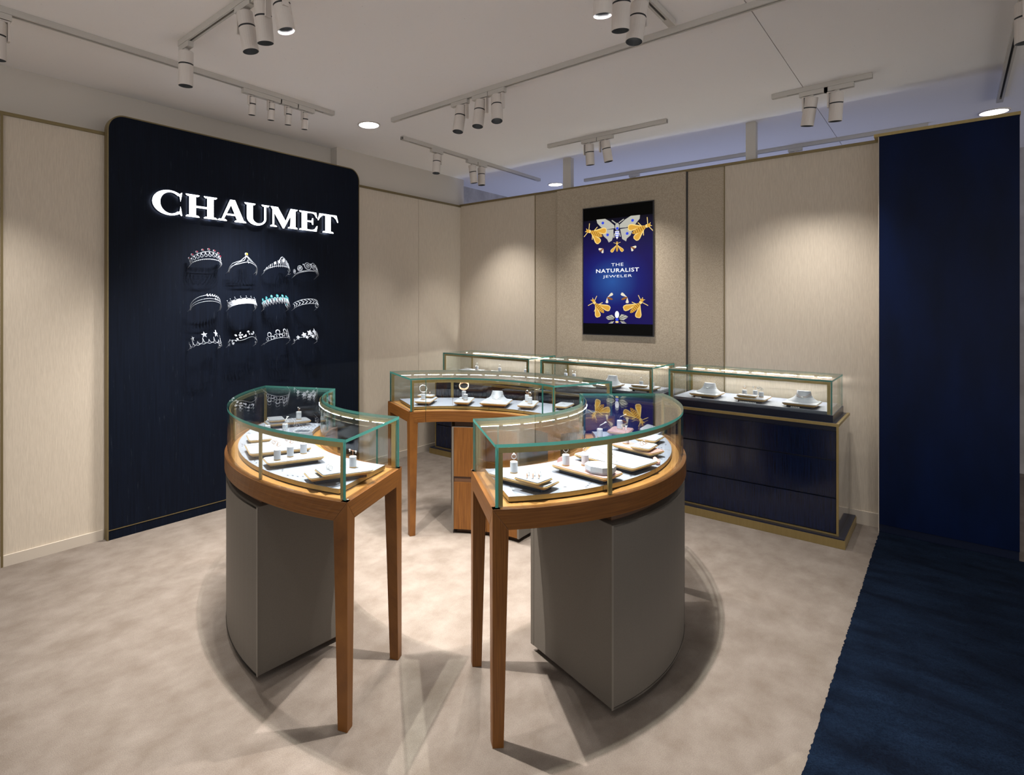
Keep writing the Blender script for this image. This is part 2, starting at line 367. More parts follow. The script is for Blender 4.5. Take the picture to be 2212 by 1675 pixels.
GL['M'] = [q((.085, 0), (.15, 0), (.15, 1), (.085, 1)), q((.02, 1), (.28, 1), (.60, .25), (.50, -.03), (.455, -.03)), q((.46, 0.0), (.50, -.03), (.775, .72), (.80, 1), (.74, 1)),
           q((.72, 0), (.925, 0), (.925, 1), (.76, 1)), ser(0, .24, 0, 1), ser(.64, 1, 0, 1), q((.76, 1), (1.0, 1), (1.0, .965), (.92, .9)), q((.02, 1), (.2, 1), (.1, .9), (.02, .965))]
GL['E'] = [q((.13, 0), (.42, 0), (.42, 1), (.13, 1)), ser(0, .5, 0, 1), ser(0, .5, 1, -1), q((.3, 1), (.93, 1), (.985, .70), (.93, .72), (.82, .90), (.70, .935), (.3, .935)),
           q((.3, 0), (.95, 0), (1.0, .30), (.94, .28), (.84, .12), (.72, .07), (.3, .07)), q((.4, .46), (.66, .46), (.70, .34), (.76, .34), (.76, .68), (.70, .68), (.66, .54), (.4, .54))]
GL['T'] = [q((.36, 0), (.64, 0), (.64, 1), (.36, 1)), ser(.22, .78, 0, 1), q((.06, 1), (.5, 1), (.5, .93), (.22, .91), (.09, .78), (.02, .62), (-.03, .63)), q((.5, 1), (.94, 1), (1.03, .63), (.98, .62), (.91, .78), (.78, .91), (.5, .93))]
ZB, ZT = 2.203, 2.367
sg = empty('lit_sign', (XP, 2.42, 2.28)); tag(sg, 'glowing white serif letters of the shop sign mounted on the navy panel', 'sign')
for ch, y0, y1 in (('C', 1.612, 1.823), ('H', 1.845, 2.082), ('A', 2.088, 2.322), ('U', 2.308, 2.527), ('M', 2.534, 2.796), ('E', 2.813, 3.002), ('T', 3.009, 3.223)):
    mb = MB()
    for k, poly in enumerate(GL[ch]):
        mb.poly([(y0 + u * (y1 - y0) - 2.42, ZB + v * (ZT - ZB) - 2.28) for u, v in poly], 'x', .012, .042 + .0002 * k, 0, 1)
    o = mb.build('letter', ['letter', 'letterside'], sg)

# ---------------------------------------------------------------- tiaras on the panel
TA, TB = .115, .085
def tp(u, h): a = u * 1.75; return (TB * cos(a) + .058, TA * sin(a), h * 1.28)
def tl(mb, pts, r=.0022, sub=6, mi=0):
    P = []
    for (u0, h0), (u1, h1) in zip(pts[:-1], pts[1:]):
        k = max(1, int(abs(u1 - u0) * 14)) if sub else 1
        P += [tp(u0 + (u1 - u0) * i / k, h0 + (h1 - h0) * i / k) for i in range(k)]
    P.append(tp(*pts[-1])); mb.tube(P, r * .8, 4, mi)
def circ(mb, u, h, r, w=.0022, n=12, mi=0, turns=1., ry=None):
    ry = ry or r
    pts = [tp(u + (r * (1 - .5 * max(0, turns - 1) * i / n)) * cos(2 * pi * turns * i / n) / (TA * 1.5), h + ry * (1 - .5 * max(0, turns - 1) * i / n) * sin(2 * pi * turns * i / n)) for i in range(n + 1)]
    mb.tube(pts, w * .8, 4, mi)
def blob(mb, u, h, r, sz=1., mi=0, s=1.): p = tp(u, h); mb.ball(p, r, mi, .6, s, sz, 8, 5)
def leaf(mb, u, h, l, ang, w=.4, mi=0):
    pts = [(0, 0), (.35, w / 2), (.7, w * .42), (1, 0), (.7, -w * .42), (.35, -w / 2)]
    V = []
    for off in (0, .003):
        for a, b in pts:
            x = l * (a * cos(ang) - b * sin(ang)); y = l * (a * sin(ang) + b * cos(ang))
            p = tp(u + x / (TA * 1.5), h + y); V.append((p[0] + off, p[1], p[2]))
    mb.add(V, [(5, 4, 3, 2, 1, 0), (6, 7, 8, 9, 10, 11)] + [(i, (i + 1) % 6, 6 + (i + 1) % 6, 6 + i) for i in range(6)], mi)
def star(mb, u, h, r, mi=0, pts=5, rin=.42, rot=0.):
    V = [(*tp(u, h),)]; c = tp(u, h); V = [(c[0] + .006, c[1], c[2]), (c[0] - .004, c[1], c[2])]
    for i in range(2 * pts):
        rr = r if i % 2 == 0 else r * rin; a = pi / 2 + rot + i * pi / pts
        p = tp(u + rr * cos(a) / (TA * 1.5), h + rr * sin(a)); V.append(p)
    m_ = 2 * pts
    mb.add(V, [(0, 2 + i, 2 + (i + 1) % m_) for i in range(m_)] + [(1, 2 + (i + 1) % m_, 2 + i) for i in range(m_)], mi)
def us(a, b, n): return [a + (b - a) * i / (n - 1) for i in range(n)]
def t_ruby(m, g):
    f = lambda u: .022 + .032 * (1 - abs(u) ** 1.3)
    tl(m, [(u, .004) for u in us(-1, 1, 9)], .003); tl(m, [(u, f(u)) for u in us(-.95, .95, 15)], .0028)
    for u in us(-.9, .9, 13): circ(m, u, .004 + f(u) * .48, .009, .0024, 10); blob(m, u, f(u) * .85, .006)
    for u in us(-.9, .9, 25): blob(m, u, .002, .0038)
    for u in us(-.9, .9, 9): blob(m, u, f(u) + .013, .0105); p = tp(u, f(u) + .013); g.ball((p[0] + .006, p[1], p[2]), .0065, 0)
def t_yellow(m, g):
    tl(m, [(-1, -.01), (-.7, .012), (-.3, .016), (0.05, .026), (.5, .01), (1, -.005)], .0042)
    tl(m, [(-1, .0), (-.6, .028), (-.25, .034), (.04, .068)], .0036); tl(m, [(-.8, .002), (-.4, .022), (-.1, .036), (.04, .066)], .0036)
    tl(m, [(.06, .068), (.3, .030), (.6, .018), (1, -.02)], .0036); tl(m, [(.05, .064), (.15, .036), (.5, .022), (.95, .005)], .0036)
    blob(m, .05, .077, .014, 1.25); p = tp(.05, .077); g.ball((p[0] + .008, *p[1:]), .009, 0, 1, 1, 1.2); blob(m, .05, .036, .006); blob(m, .05, .02, .005)
def t_leafpeak(m, g):
    f = lambda u: .012 + .06 * max(0, 1 - abs(u - .15) * .95) ** 1.2
    tl(m, [(u, .002 + .010 * (1 - u * u)) for u in us(-1, 1, 11)], .003)
    for u in us(-.95, .9, 22): tl(m, [(u, .004), (u + .05, f(u))], .0026)
    for u in us(-.7, .7, 8): leaf(m, u, f(u) * .55, f(u) * .55, 1.1, .45)
    tl(m, [(-.05, .05), (.08, .074), (.16, .080), (.26, .072), (.36, .046)], .005); tl(m, [(1, 0), (.95, -.008), (.8, -.01)], .003)
def t_scroll(m, g):
    for h in (.0, .006): tl(m, [(u, h) for u in us(-1, 1, 11)], .0022)
    for u, r in ((-.85, .014), (-.5, .019), (-.12, .025), (.22, .026), (.52, .02), (.82, .015)):
        circ(m, u, .012 + r, r, .0036, 16); circ(m, u, .012 + r, r * .55, .003, 14, turns=1.4); blob(m, u, .012 + r, .006)
    for u in (-.3, .06, .38): blob(m, u, .052, .006, 1.3)
def t_wheat(m, g):
    for k, (h0, h1) in enumerate(((.0, .052), (-.004, .030), (-.008, .014))):
        tl(m, [(u, h0 + (h1 - h0) * (1 - u * u) ** .8) for u in us(-1, 1, 15)], .0026)
    for u in us(-.1, .72, 9):
        for s in (1, -1): leaf(m, u, .050 * (1 - u * u) ** .8, .014, .3 + s * .6, .5)
    for u in us(.2, .85, 8):
        for s in (1, -1): leaf(m, u, .026 * (1 - u * u) + .004, .013, .1 + s * .6, .5)
def t_band(m, g):
    n = 40
    for i in range(n):
        u0, u1 = -1 + 2 * i / n, -1 + 2 * (i + 1) / n
        f = lambda u: .030 + .006 * abs(sin(u * 14))
        a, b, c, d = tp(u0, 0), tp(u1, 0), tp(u1, f(u1)), tp(u0, f(u0))
        m.add([a, b, c, d], [(0, 1, 2, 3)])
    for u in us(-.95, .95, 14): circ(m, u, .015, .009, .002, 8)
    for u in us(-.9, .9, 9): blob(m, u, .050, .0036); tl(m, [(u - .06, .032), (u, .043), (u + .06, .032)], .0022)
def t_turq(m, g):
    for k, u in enumerate(us(-1, 1, 17)):
        tl(m, [(u - .09, .034), (u, .002), (u + .09, .034)], .0028, 0); tl(m, [(u - .09, .046), (u, .014), (u + .09, .046)], .0026, 0)
    for k, u in enumerate(us(-.98, .98, 17)):
        h = .058 if k % 2 else .040
        circ(g, u, h, .0072, .0030, 10, ry=.009); blob(m, u, h, .0042); tl(m, [(u, h - .01), (u, .026)], .0018, 0)
def t_braid(m, g):
    tl(m, [(u, 0) for u in us(-1, 1, 11)], .003); tl(m, [(u, .034) for u in us(-1, 1, 11)], .003)
    for u in us(-.98, .9, 12):
        tl(m, [(u, .033), (u + .14, .017)], .0042, 0); tl(m, [(u, .001), (u + .14, .017)], .0042, 0)
def t_stars(m, g):
    for k, u in enumerate(us(-1, .9, 10)):
        h = .034 if k % 2 else .020
        tl(m, [(u, .0), (u + .08, .006), (u + .105, h), (u + .13, .006), (u + .21, 0)], .0024, 0); tl(m, [(u, .0), (u + .105, -.006), (u + .21, 0)], .0024, 0)
    for u, h, r in ((-.98, .03, .012), (-.66, .042, .018), (-.18, .050, .021), (.32, .056, .024), (.78, .048, .02), (.96, .03, .014)): star(m, u, h, r)
def t_leaves(m, g):
    rr = random.Random(3)
    tl(m, [(u, .012 + .010 * sin(u * 6)) for u in us(-1, 1, 21)], .002)
    for u in us(-.98, .98, 34):
        leaf(m, u, .012 + .026 * (1 - abs(u - .15)) + rr.uniform(-.022, .022), rr.uniform(.014, .022), rr.uniform(0, 6.28), .55)
def t_curls(m, g):
    tl(m, [(-1, -.006), (-.6, .0), (-.2, .004), (.3, .006), (.9, .004)], .0026)
    for u, h, r in ((-.5, .038, .016), (-.12, .044, .017), (.25, .050, .018), (.62, .05, .018)):
        circ(m, u, h, r, .0028, 16, turns=1.5); circ(m, u + .1, h - .026, r * .8, .0026, 14, turns=1.4); circ(m, u - .14, h - .024, r * .6, .0024, 12)
    for u in (.46, .5): leaf(m, u, .04, .034, 1.4, .25)
def t_ivy(m, g):
    tl(m, [(u, .012 + .004 * sin(u * 9)) for u in us(-1, 1, 15)], .0022)
    for u, h, r, a in ((-.9, .014, .014, .4), (-.62, .02, .018, -.3), (-.3, .026, .022, .2), (-.02, .034, .026, -.4), (.3, .04, .032, .1), (.62, .034, .026, .5), (.1, .010, .018, .9), (.9, .02, .018, -.2), (-.2, .006, .014, .6)):
        star(m, u, h, r, 0, 5, .55, a)
TI = [(t_ruby, 'ruby', (.22, .008, .03), 'silver tiara topped by a row of red stones'), (t_yellow, 'yel', (.85, .50, .06), 'slim silver tiara of crossing bands rising to a yellow stone'),
      (t_leafpeak, None, None, 'silver tiara of upright leaves rising to an arched peak'), (t_scroll, None, None, 'silver tiara of round scrolls, topmost row far right'),
      (t_wheat, None, None, 'silver tiara of thin bands with two ears of wheat'), (t_band, None, None, 'solid silver band tiara with a scalloped edge and tiny pearls'),
      (t_turq, 'turq', (.05, .42, .48), 'silver chevron tiara with turquoise drops along its top'), (t_braid, None, None, 'low silver band tiara of slanted chevron braiding'),
      (t_stars, None, None, 'spiky silver tiara topped by five pointed stars'), (t_leaves, None, None, 'silver tiara of scattered pointed leaves, below the pearl band'),
      (t_curls, None, None, 'fine dull silver filigree tiara of open curls'), (t_ivy, None, None, 'silver tiara of broad ivy leaves, bottom row far right')]
TY = (2.012, 2.309, 2.612, 2.899); TZ = ((1.843, 1.815, 1.815, 1.800), (1.525, 1.525, 1.522, 1.527), (1.240, 1.245, 1.245, 1.238))
for k, (fn, gm, gc, lab) in enumerate(TI):
    e = empty('tiara', (XP, TY[k % 4] - .02, TZ[k // 4][k % 4] - .012)); tag(e, lab + ' on the navy panel', 'tiara', 'tiaras on the navy panel'); e.rotation_euler = (0, -.45, 0)
    m_, g_ = MB(), MB(); fn(m_, g_)
    o = m_.build('band', 'silverd', e, fix=False)
    if g_.v: g_.build('gemstones', mat('gem_' + gm, gc, .15, 0, 1., .5), e, fix=False)['kind'] = 'stuff'
    for u in (-.93, .93): p = tp(u, 0); MB().tube([(.0025, p[1], p[2]), (p[0], p[1], p[2])], .0016, 4).build('wall_pin', 'silverd', e)

# ---------------------------------------------------------------- screen
SC = Vector((-2.274, YW - .032, 1.8875)); HW, HH = .3334, .597
sc = empty('advertising_screen', (SC.x, SC.y, SC.z)); tag(sc, 'upright advertising screen with gold insect brooches on blue, set in the textured wall', 'screen')
MB().bb(-HW, HW, -.012, .0, -HH, HH).build('display', 'screen', sc)
mb = MB()
for a in ((-HW - .007, -HW, -HH - .007, HH + .007), (HW, HW + .007, -HH - .007, HH + .007), (-HW, HW, HH, HH + .007), (-HW, HW, -HH - .007, -HH)): mb.bb(a[0], a[1], -.016, 0, a[2], a[3])
mb.build('frame', 'frame', sc)
YF = [-.0125]
def flat(mb, pts, mi=0, y=None):
    mb.add([(p[0], y if y is not None else YF[0], p[1]) for p in pts], [tuple(range(len(pts)))], mi)
flat(mb := MB(), [(-HW, .483), (HW, .483), (HW, HH), (-HW, HH)], 0, -.0122); mb.build('picture_band', 'e_black', sc)
flat(mb := MB(), [(-HW, -HH), (HW, -HH), (HW, -.494), (-HW, -.494)], 0, -.0158); mb.build('picture_band', 'e_black', sc)
BEES = [('g', [(-.289, .385), (-.264, .379), (-.146, .325), (-.095, .371), (-.167, .261)]), ('g', [(.296, .384), (.273, .379), (.151, .327), (.102, .38), (.168, .265)]),
        ('g', [(.003, .252), (.003, .236), (.003, .171), (-.056, .168), (.061, .168)]), ('w', [(-.121, .212), (-.13, .207), (-.167, .182), (-.179, .203), (-.142, .165)]),
        ('w', [(.126, .21), (.133, .204), (.172, .185), (.185, .201), (.151, .165)]), ('g', [(-.233, -.279), (-.215, -.306), (-.128, -.391), (-.061, -.36), (-.179, -.439)]),
        ('g', [(.236, -.279), (.22, -.305), (.131, -.389), (.06, -.357), (.197, -.44)]), ('w', [(-.102, -.246), (-.093, -.252), (-.04, -.27), (-.038, -.214), (-.095, -.305)]),
        ('w', [(.106, -.247), (.101, -.252), (.045, -.271), (.041, -.215), (.099, -.306)])]
WINGS = [[(-.2, .485), (-.113, .484), (-.072, .458), (-.024, .415), (-.02, .388), (-.097, .383), (-.154, .408), (-.192, .451)], [(-.097, .381), (-.032, .379), (-.032, .316), (-.048, .275), (-.078, .26), (-.093, .29), (-.13, .324), (-.142, .364)],
         [(.217, .485), (.214, .452), (.172, .404), (.087, .385), (.028, .385), (.028, .418), (.079, .458), (.133, .486)], [(.032, .375), (.099, .38), (.145, .342), (.13, .31), (.095, .283), (.089, .258), (.052, .282), (.042, .329)]]
WING2 = [[(-.019, -.437), (-.044, -.412), (-.082, -.421), (-.109, -.438), (-.082, -.461), (-.03, -.455)], [(-.023, -.463), (-.047, -.47), (-.089, -.493), (-.04, -.492)],
         [(.022, -.436), (.043, -.405), (.08, -.413), (.111, -.429), (.063, -.462), (.026, -.454)], [(.026, -.463), (.063, -.469), (.101, -.491), (.05, -.49)]]
def ell(c, rx, ry, a=0., n=16): return [(c[0] + rx * cos(t) * cos(a) - ry * sin(t) * sin(a), c[1] + rx * cos(t) * sin(a) + ry * sin(t) * cos(a)) for t in [2 * pi * i / n for i in range(n)]]
def drop(a, b, w):
    a, b = Vector(a), Vector(b); d = b - a; l = d.length; d /= l; p = Vector((-d.y, d.x))
    out = []
    for t, s in ((0, .04), (.25, .28), (.5, .6), (.75, .95), (.9, .88), (.98, .5)): out.append(a + d * l * t + p * w * s / 2)
    return [tuple(v) for v in out] + [tuple(v - p * ((v - a).dot(p)) * 2) for v in reversed(out)]
def line(mb, a, b, w, mi, y):
    a, b = Vector(a), Vector(b); d = (b - a).normalized(); p = Vector((-d.y, d.x)) * w / 2
    flat(mb, [tuple(a + p), tuple(b + p), tuple(b - p), tuple(a - p)], mi, y)
mb = MB()   # the butterfly
for w in WINGS: flat(mb, w, 0, -.0126)
for w in WING2: flat(mb, w, 0, -.0126)
for w in WING2:
    c = (sum(p[0] for p in w) / len(w), sum(p[1] for p in w) / len(w))
    for p in w[1:-1]: line(mb, (0, -.455), p, .004, 3, -.0127)
for a, b in (((-.008, .432), (-.048, .463)), ((.02, .434), (.067, .463)), ((-.02, .34), (-.028, .30)), ((.026, .34), (.034, .305))): line(mb, a, b, .009, 0, -.0128)
flat(mb, ell((.004, .40), .02, .035), 0, -.0130); flat(mb, drop((.003, .36), (.003, .284), .0)[:1] + [(-.017, .36), (-.012, .31), (.003, .284), (.018, .31), (.023, .36)], 2, -.0130)
for z in (.352, .333, .315): flat(mb, [(-.014, z), (.020, z), (.018, z - .007), (-.012, z - .007)], 1, -.0131)
for c in ((-.136, .447), (-.089, .332), (.149, .443), (.099, .329), (.005, .383)): flat(mb, ell(c, .013, .013), 1, -.0132)
flat(mb, ell((.002, -.455), .016, .016), 1, -.0130); flat(mb, ell((.002, -.41), .020, .033), 2, -.0129); flat(mb, ell((.002, -.478), .016, .009), 4, -.0131)
mb.build('picture_butterfly', ['e_silver', 'e_blue', 'e_white', 'e_black', 'e_gold2'], sc, fix=False)['kind'] = 'stuff'
for k, (st, (h, j, t, w1, w2)) in enumerate(BEES):
    mb = MB(); h, j, t = Vector(h), Vector(j), Vector(t); d = (t - j); l = d.length; a = math.atan2(d.y, d.x); sz = l / .14; y = -.0133 - .0001 * k
    for w in (w1, w2):
        flat(mb, drop(j, w, l * .50), 1 if st == 'g' else 3, y)
        if st == 'g': flat(mb, drop(j + (Vector(w) - j) * .25, j + (Vector(w) - j) * .95, l * .36), 0, y - .00004)
    flat(mb, ell((j + t) / 2, l * .54, l * .17, a), 2 if st == 'w' else 0, y - .00006)
    if st == 'g':
        nb = 7
        for i in range(nb):
            c = j + d * (i + .6) / nb; ww = l * .30 * math.sqrt(max(.1, 1 - ((i + .6) / nb * 2 - 1) ** 2)); p = Vector((-sin(a), cos(a))) * ww / 2
            line(mb, c + p, c - p, l * .045, 4, y - .00008)
        flat(mb, ell(h, l * .13, l * .12, a), 0, y - .0001); flat(mb, ell(j * .7 + h * .3, l * .13, l * .12, a), 1, y - .00009)
        for s in (-1, 1):
            for f, ll in ((-.15, .45), (.25, .42)):
                o = j + d * f + Vector((-sin(a), cos(a))) * s * l * .10; e_ = o + Vector((cos(a + s * (1.9 if f < 0 else 1.2)), sin(a + s * (1.9 if f < 0 else 1.2)))) * l * ll
                line(mb, o, e_, l * .05, 1, y - .00002)
            line(mb, h, h + Vector((cos(a + pi + s * .6), sin(a + pi + s * .6))) * l * .22, l * .04, 1, y - .00003)
    mb.build('picture_bee', ['e_gold', 'e_gold2', 'e_brown', 'e_cream', 'e_dgold'], sc, fix=False)
def text(name, body, cx, cz, w, h, parent, m, off=0., dy=-.0129, rot=None):
    cu = bpy.data.curves.new(name, 'FONT'); cu.body = body; cu.offset = off; cu.resolution_u = 3; cu.space_character = 1.12
    to = bpy.data.objects.new(name, cu); COL.objects.link(to)
    dg = bpy.context.evaluated_depsgraph_get(); me = bpy.data.meshes.new_from_object(to.evaluated_get(dg))
    bpy.data.objects.remove(to)
    xs = [v.co.x for v in me.vertices]; yz = [v.co.y for v in me.vertices]
    sx, sy = w / (max(xs) - min(xs)), h / (max(yz) - min(yz))
    for v in me.vertices: v.co = ((v.co.x - (max(xs) + min(xs)) / 2) * sx + cx, dy, (v.co.y - (max(yz) + min(yz)) / 2) * sy + cz)
    me.materials.clear(); me.materials.append(M[m]); me.name = name
    o = bpy.data.objects.new(name, me); COL.objects.link(o); o.parent = parent; return o
text('picture_text', 'THE', .005, .051, .116, .028, sc, 'e_white', .0)
text('picture_text', 'NATURALIST', .002, -.002, .412, .036, sc, 'e_white', .018)
text('picture_text', 'JEWELER', .004, -.059, .278, .030, sc, 'e_white', .0)

# ---------------------------------------------------------------- curved ring showcases
GT, GB, RO, RI, AL = 1.064, .840, 1.185, .714, R_(42.44)
RC = Vector((-2.064, 2.436)); X0 = .95
TH = [R_(-111.25), R_(.11), R_(111.06)]
def tz(p, s): return p
def make_case(led):
    t = empty('ring_showcase', (0, 0, 0))
    gp = .012
    ro, ri, al = RO + .012, RI - .012, AL + .010
    # aprons: outer and ends with mitred corners, inner in three sections like a drawer front
    w = .058
    MB().ring(ro - .03, ro, -al, al, .764, .838, 40, x0=X0, cut=w).build('outer_apron', 'wood', t, bevel=.0012)
    s1 = .112 / ri
    for a0, a1, c0 in ((-al, -al + s1 - .003, 1), (-al + s1, al - s1, 0), (al - s1 + .003, al, 2)):
        mb = MB().ring(ri, ri + .03, a0, a1, .764, .838, 24 if not c0 else 4, x0=X0)
        if c0:       # slant the corner end for the mitre
            for i, v in enumerate(mb.v):
                a = math.atan2(v[1], v[0] + X0)
                if v[2] < .8 and abs(a - (a0 if c0 == 1 else a1)) < .002:
                    aa = a + (w / ri) * (1 if c0 == 1 else -1); r = math.hypot(v[0] + X0, v[1]); mb.v[i] = (r * cos(aa) - X0, r * sin(aa), v[2])
        mb.build('inner_apron', 'wood', t, bevel=.0012)
    for s in (-1, 1):
        a = s * al; er = Vector((cos(a), sin(a))); et = Vector((-sin(a), cos(a))) * -s      # et points inward along the arc
        def W3(r, tt, z): p = er * r + et * tt; return (p.x - X0, p.y, z)
        vs = [W3(r, tt, z) for tt in (0, .03) for r, z in ((ri, .838), (ro, .838), (ro - w, .764), (ri + w, .764))]
        MB().add(vs, [(0, 1, 2, 3), (7, 6, 5, 4), (0, 4, 5, 1), (1, 5, 6, 2), (2, 6, 7, 3), (3, 7, 4, 0)],
                 uvf=lambda p: (p[0] * er.x + p[1] * er.y, p[2])).build('end_apron', 'wood', t, bevel=.0012)
        for r, dr in ((ro, -1), (ri, 1)):
            wt, wf = w, .040
            vs = [W3(r, 0, 0), W3(r + dr * wf, 0, 0), W3(r + dr * wf, wf, 0), W3(r, wf, 0),
                  W3(r, 0, .764), W3(r + dr * wt, 0, .764), W3(r + dr * wt, wt, .764), W3(r, wt, .764), W3(r, 0, .838)]
            MB().add(vs, [(0, 3, 2, 1), (0, 1, 5, 8, 4), (1, 2, 6, 5), (2, 3, 7, 6), (3, 0, 4, 8, 7), (5, 6, 8), (6, 7, 8)],
                     uvf=lambda p: (p[2], (p[0] + p[1]) + 3.)).build('leg', 'wood', t, bevel=.0015)
    MB().ring(ri + .031, ro - .031, -al + .026, al - .026, .812, .8365, 40, x0=X0).build('case_floor', 'amber', t)
    # lit deck boards in four sections, and their printed marks
    da = AL - .052
    cuts = [-da, -.33, .0, .33, da]
    for a0, a1 in zip(cuts[:-1], cuts[1:]):
        MB().ring(RI + .060, RO - .052, a0 + .0012, a1 - .0012, .842, .860, 14, x0=X0, mats=(0, 1, 1, 1, 1)).build('deck_board', ['deck', 'brass'], t)
    rr = random.Random(5); mb = MB()
    for k in range(15):
        a = rr.uniform(-.62, .62); r = rr.uniform(1.085, 1.118)
        for j in range(rr.choice((1, 2, 2, 3))):
            for i in range(3):
                aa = a + .016 * j; r2 = r - .012 * (j % 2)
                mb.box((r2 * cos(aa + i * .0032) - X0, r2 * sin(aa + i * .0032), .8604), (.007, .0018, .0004), 0, aa + .5)
    o = mb.build('printed_lettering', 'print', t); o['kind'] = 'stuff'
    # glass
    MB().ring(RI, RO, -AL, AL, GT - .012, GT, 48, (0, 0, 1, 1, 1), x0=X0).build('glass_top', ['glass', 'edge'], t)
    e = .0008
    MB().ring(RO - .010, RO, -AL + gp / RO, AL - gp / RO, GB, GT - .012 - e, 48, (0, 0, 0, 0, 1), x0=X0).build('outer_glass', ['glass', 'edge'], t)
    si = .112 / RI
    for a0, a1 in ((-AL + gp / RI, -AL + si - .0035), (-AL + si, AL - si), (AL - si + .0035, AL - gp / RI)):
        MB().ring(RI, RI + .010, a0, a1, GB, GT - .012 - e, 24, (0, 0, 0, 0, 1), x0=X0).build('inner_glass', ['glass', 'edge'], t)
    for s in (-1, 1):
        a0, a1 = (s * AL, s * (AL - .0085))
        mb = MB(); er = Vector((cos(s * AL), sin(s * AL))); et = Vector((-sin(s * AL), cos(s * AL))) * -s
        vs = [((er * r + et * tt).x - X0, (er * r + et * tt).y, z) for tt in (0, .010) for r, z in ((RI, GB), (RO, GB), (RO, GT - .012 - e), (RI, GT - .012 - e))]
        mb.add(vs, [(0, 1, 2, 3), (7, 6, 5, 4), (0, 4, 5, 1), (1, 5, 6, 2), (2, 6, 7, 3), (3, 7, 4, 0)], [0, 0, 0, 1, 0, 1])
        mb.build('end_glass', ['glass', 'edge'], t)
    # brass frame inside the glass
    for r0, r1, nm in ((RO - .0135, RO - .0105, 'outer'), (RI + .0105, RI + .0135, 'inner')):
        rim = MB().ring(r0, r1, -AL + .012, AL - .012, GT - .034, GT - .0135, 48, x0=X0).build('top_rim', 'brass', t)
        # LED dashes on the rim, turned down into the case: inner rim here, outer rim on the back showcase
        d_ = -1 if nm == 'outer' else 1; rb = r0 if nm == 'outer' else r1
        if nm == led:
            ns = 15 if nm == 'outer' else 10
            for i in range(ns):
                lm = MB(); a0 = -AL + .045 + (2 * AL - .09) * i / ns; a1 = a0 + (2 * AL - .09) / ns * .80
                for j in range(3):
                    b0, b1 = a0 + (a1 - a0) * j / 3, a0 + (a1 - a0) * (j + 1) / 3
                    vs = [((rb + d_ * x) * cos(b) - X0, (rb + d_ * x) * sin(b), z) for b in (b0, b1) for x, z in ((.0006, GT - .0338), (.0024, GT - .0322))]
                    lm.add(vs, [(0, 1, 3, 2) if nm == 'outer' else (0, 2, 3, 1)], uvf=lambda p: (math.atan2(p[1], p[0] + X0) * 1.1, p[2]))
                lm.build('led_dash', 'led', rim, fix=False)
    for r, a in [(RO - .014, x) for x in (-AL + .017, -R_(19.1), R_(19.1), AL - .017)] + [(RI + .014, -AL + .028), (RI + .014, AL - .028)]:
        MB().box((r * cos(a) - X0, r * sin(a), (GB + GT - .0345) / 2), (.006, .020, GT - .0345 - GB), 0, a).build('brass_post', 'brass', t)
    # pedestal: leather block on a recessed plinth, doors on the inner side
    pa = R_(19.3)
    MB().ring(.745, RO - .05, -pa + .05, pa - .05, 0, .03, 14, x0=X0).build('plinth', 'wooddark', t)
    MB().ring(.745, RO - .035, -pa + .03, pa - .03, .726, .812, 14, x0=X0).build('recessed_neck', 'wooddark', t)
    pd = MB().ring(.722, RO + .004, -pa, pa, .03, .726, 18, x0=X0).build('pedestal', 'leather', t, bevel=.002)
    mb = MB()
    for s in (-1, 1):
        for z in (.034, .722): mb.ring(RO + .003, RO + .0055, -pa, pa, z - .004, z + .004, 18, x0=X0)
        mb.ring(RO + .003, RO + .0055, s * pa - .0035, s * pa + .0035, .03, .726, 1, x0=X0)
    mb.build('leather_binding', 'stitch', pd)
    for z0, z1 in ((.032, .352), (.392, .724)):
        MB().ring(.702, .721, -pa + .020, -.002, z0, z1, 8, x0=X0).build('door', 'wood', pd)
        MB().ring(.702, .721, .002, pa - .020, z0, z1, 8, x0=X0).build('door', 'wood', pd)
    for o in pd.children:
        if o.name.startswith('door'):
            for p in o.data.polygons:
                for li in p.loop_indices:
                    co = o.data.vertices[o.data.loops[li].vertex_index].co; o.data.uv_layers[0].data[li].uv = (co.z, co.x + co.y)
    for s in (-1, 1): MB().ring(.700, .7218, min(s * pa, s * (pa - .018)), max(s * pa, s * (pa - .018)), .03, .726, 2, x0=X0).build('side_cheek', 'leather', pd)
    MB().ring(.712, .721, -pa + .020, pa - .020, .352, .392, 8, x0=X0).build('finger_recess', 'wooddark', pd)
    return t
LABC = ['curved glass showcase on tapered wooden legs, nearest the navy sign panel', 'curved glass showcase on tapered wooden legs, nearest the blue carpet',
        'curved glass showcase with concave wooden front, furthest back of the ring of three']
cases = []
for k in range(3):
    c = make_case('inner') if k == 0 else (copy_tree(cases[0]) if k == 1 else make_case('outer'))
    c.location = (RC.x + X0 * cos(TH[k]), RC.y + X0 * sin(TH[k]), 0); c.rotation_euler = (0, 0, TH[k]); tag(c, LABC[k], 'showcase', 'curved showcases standing in a ring'); cases.append(c)

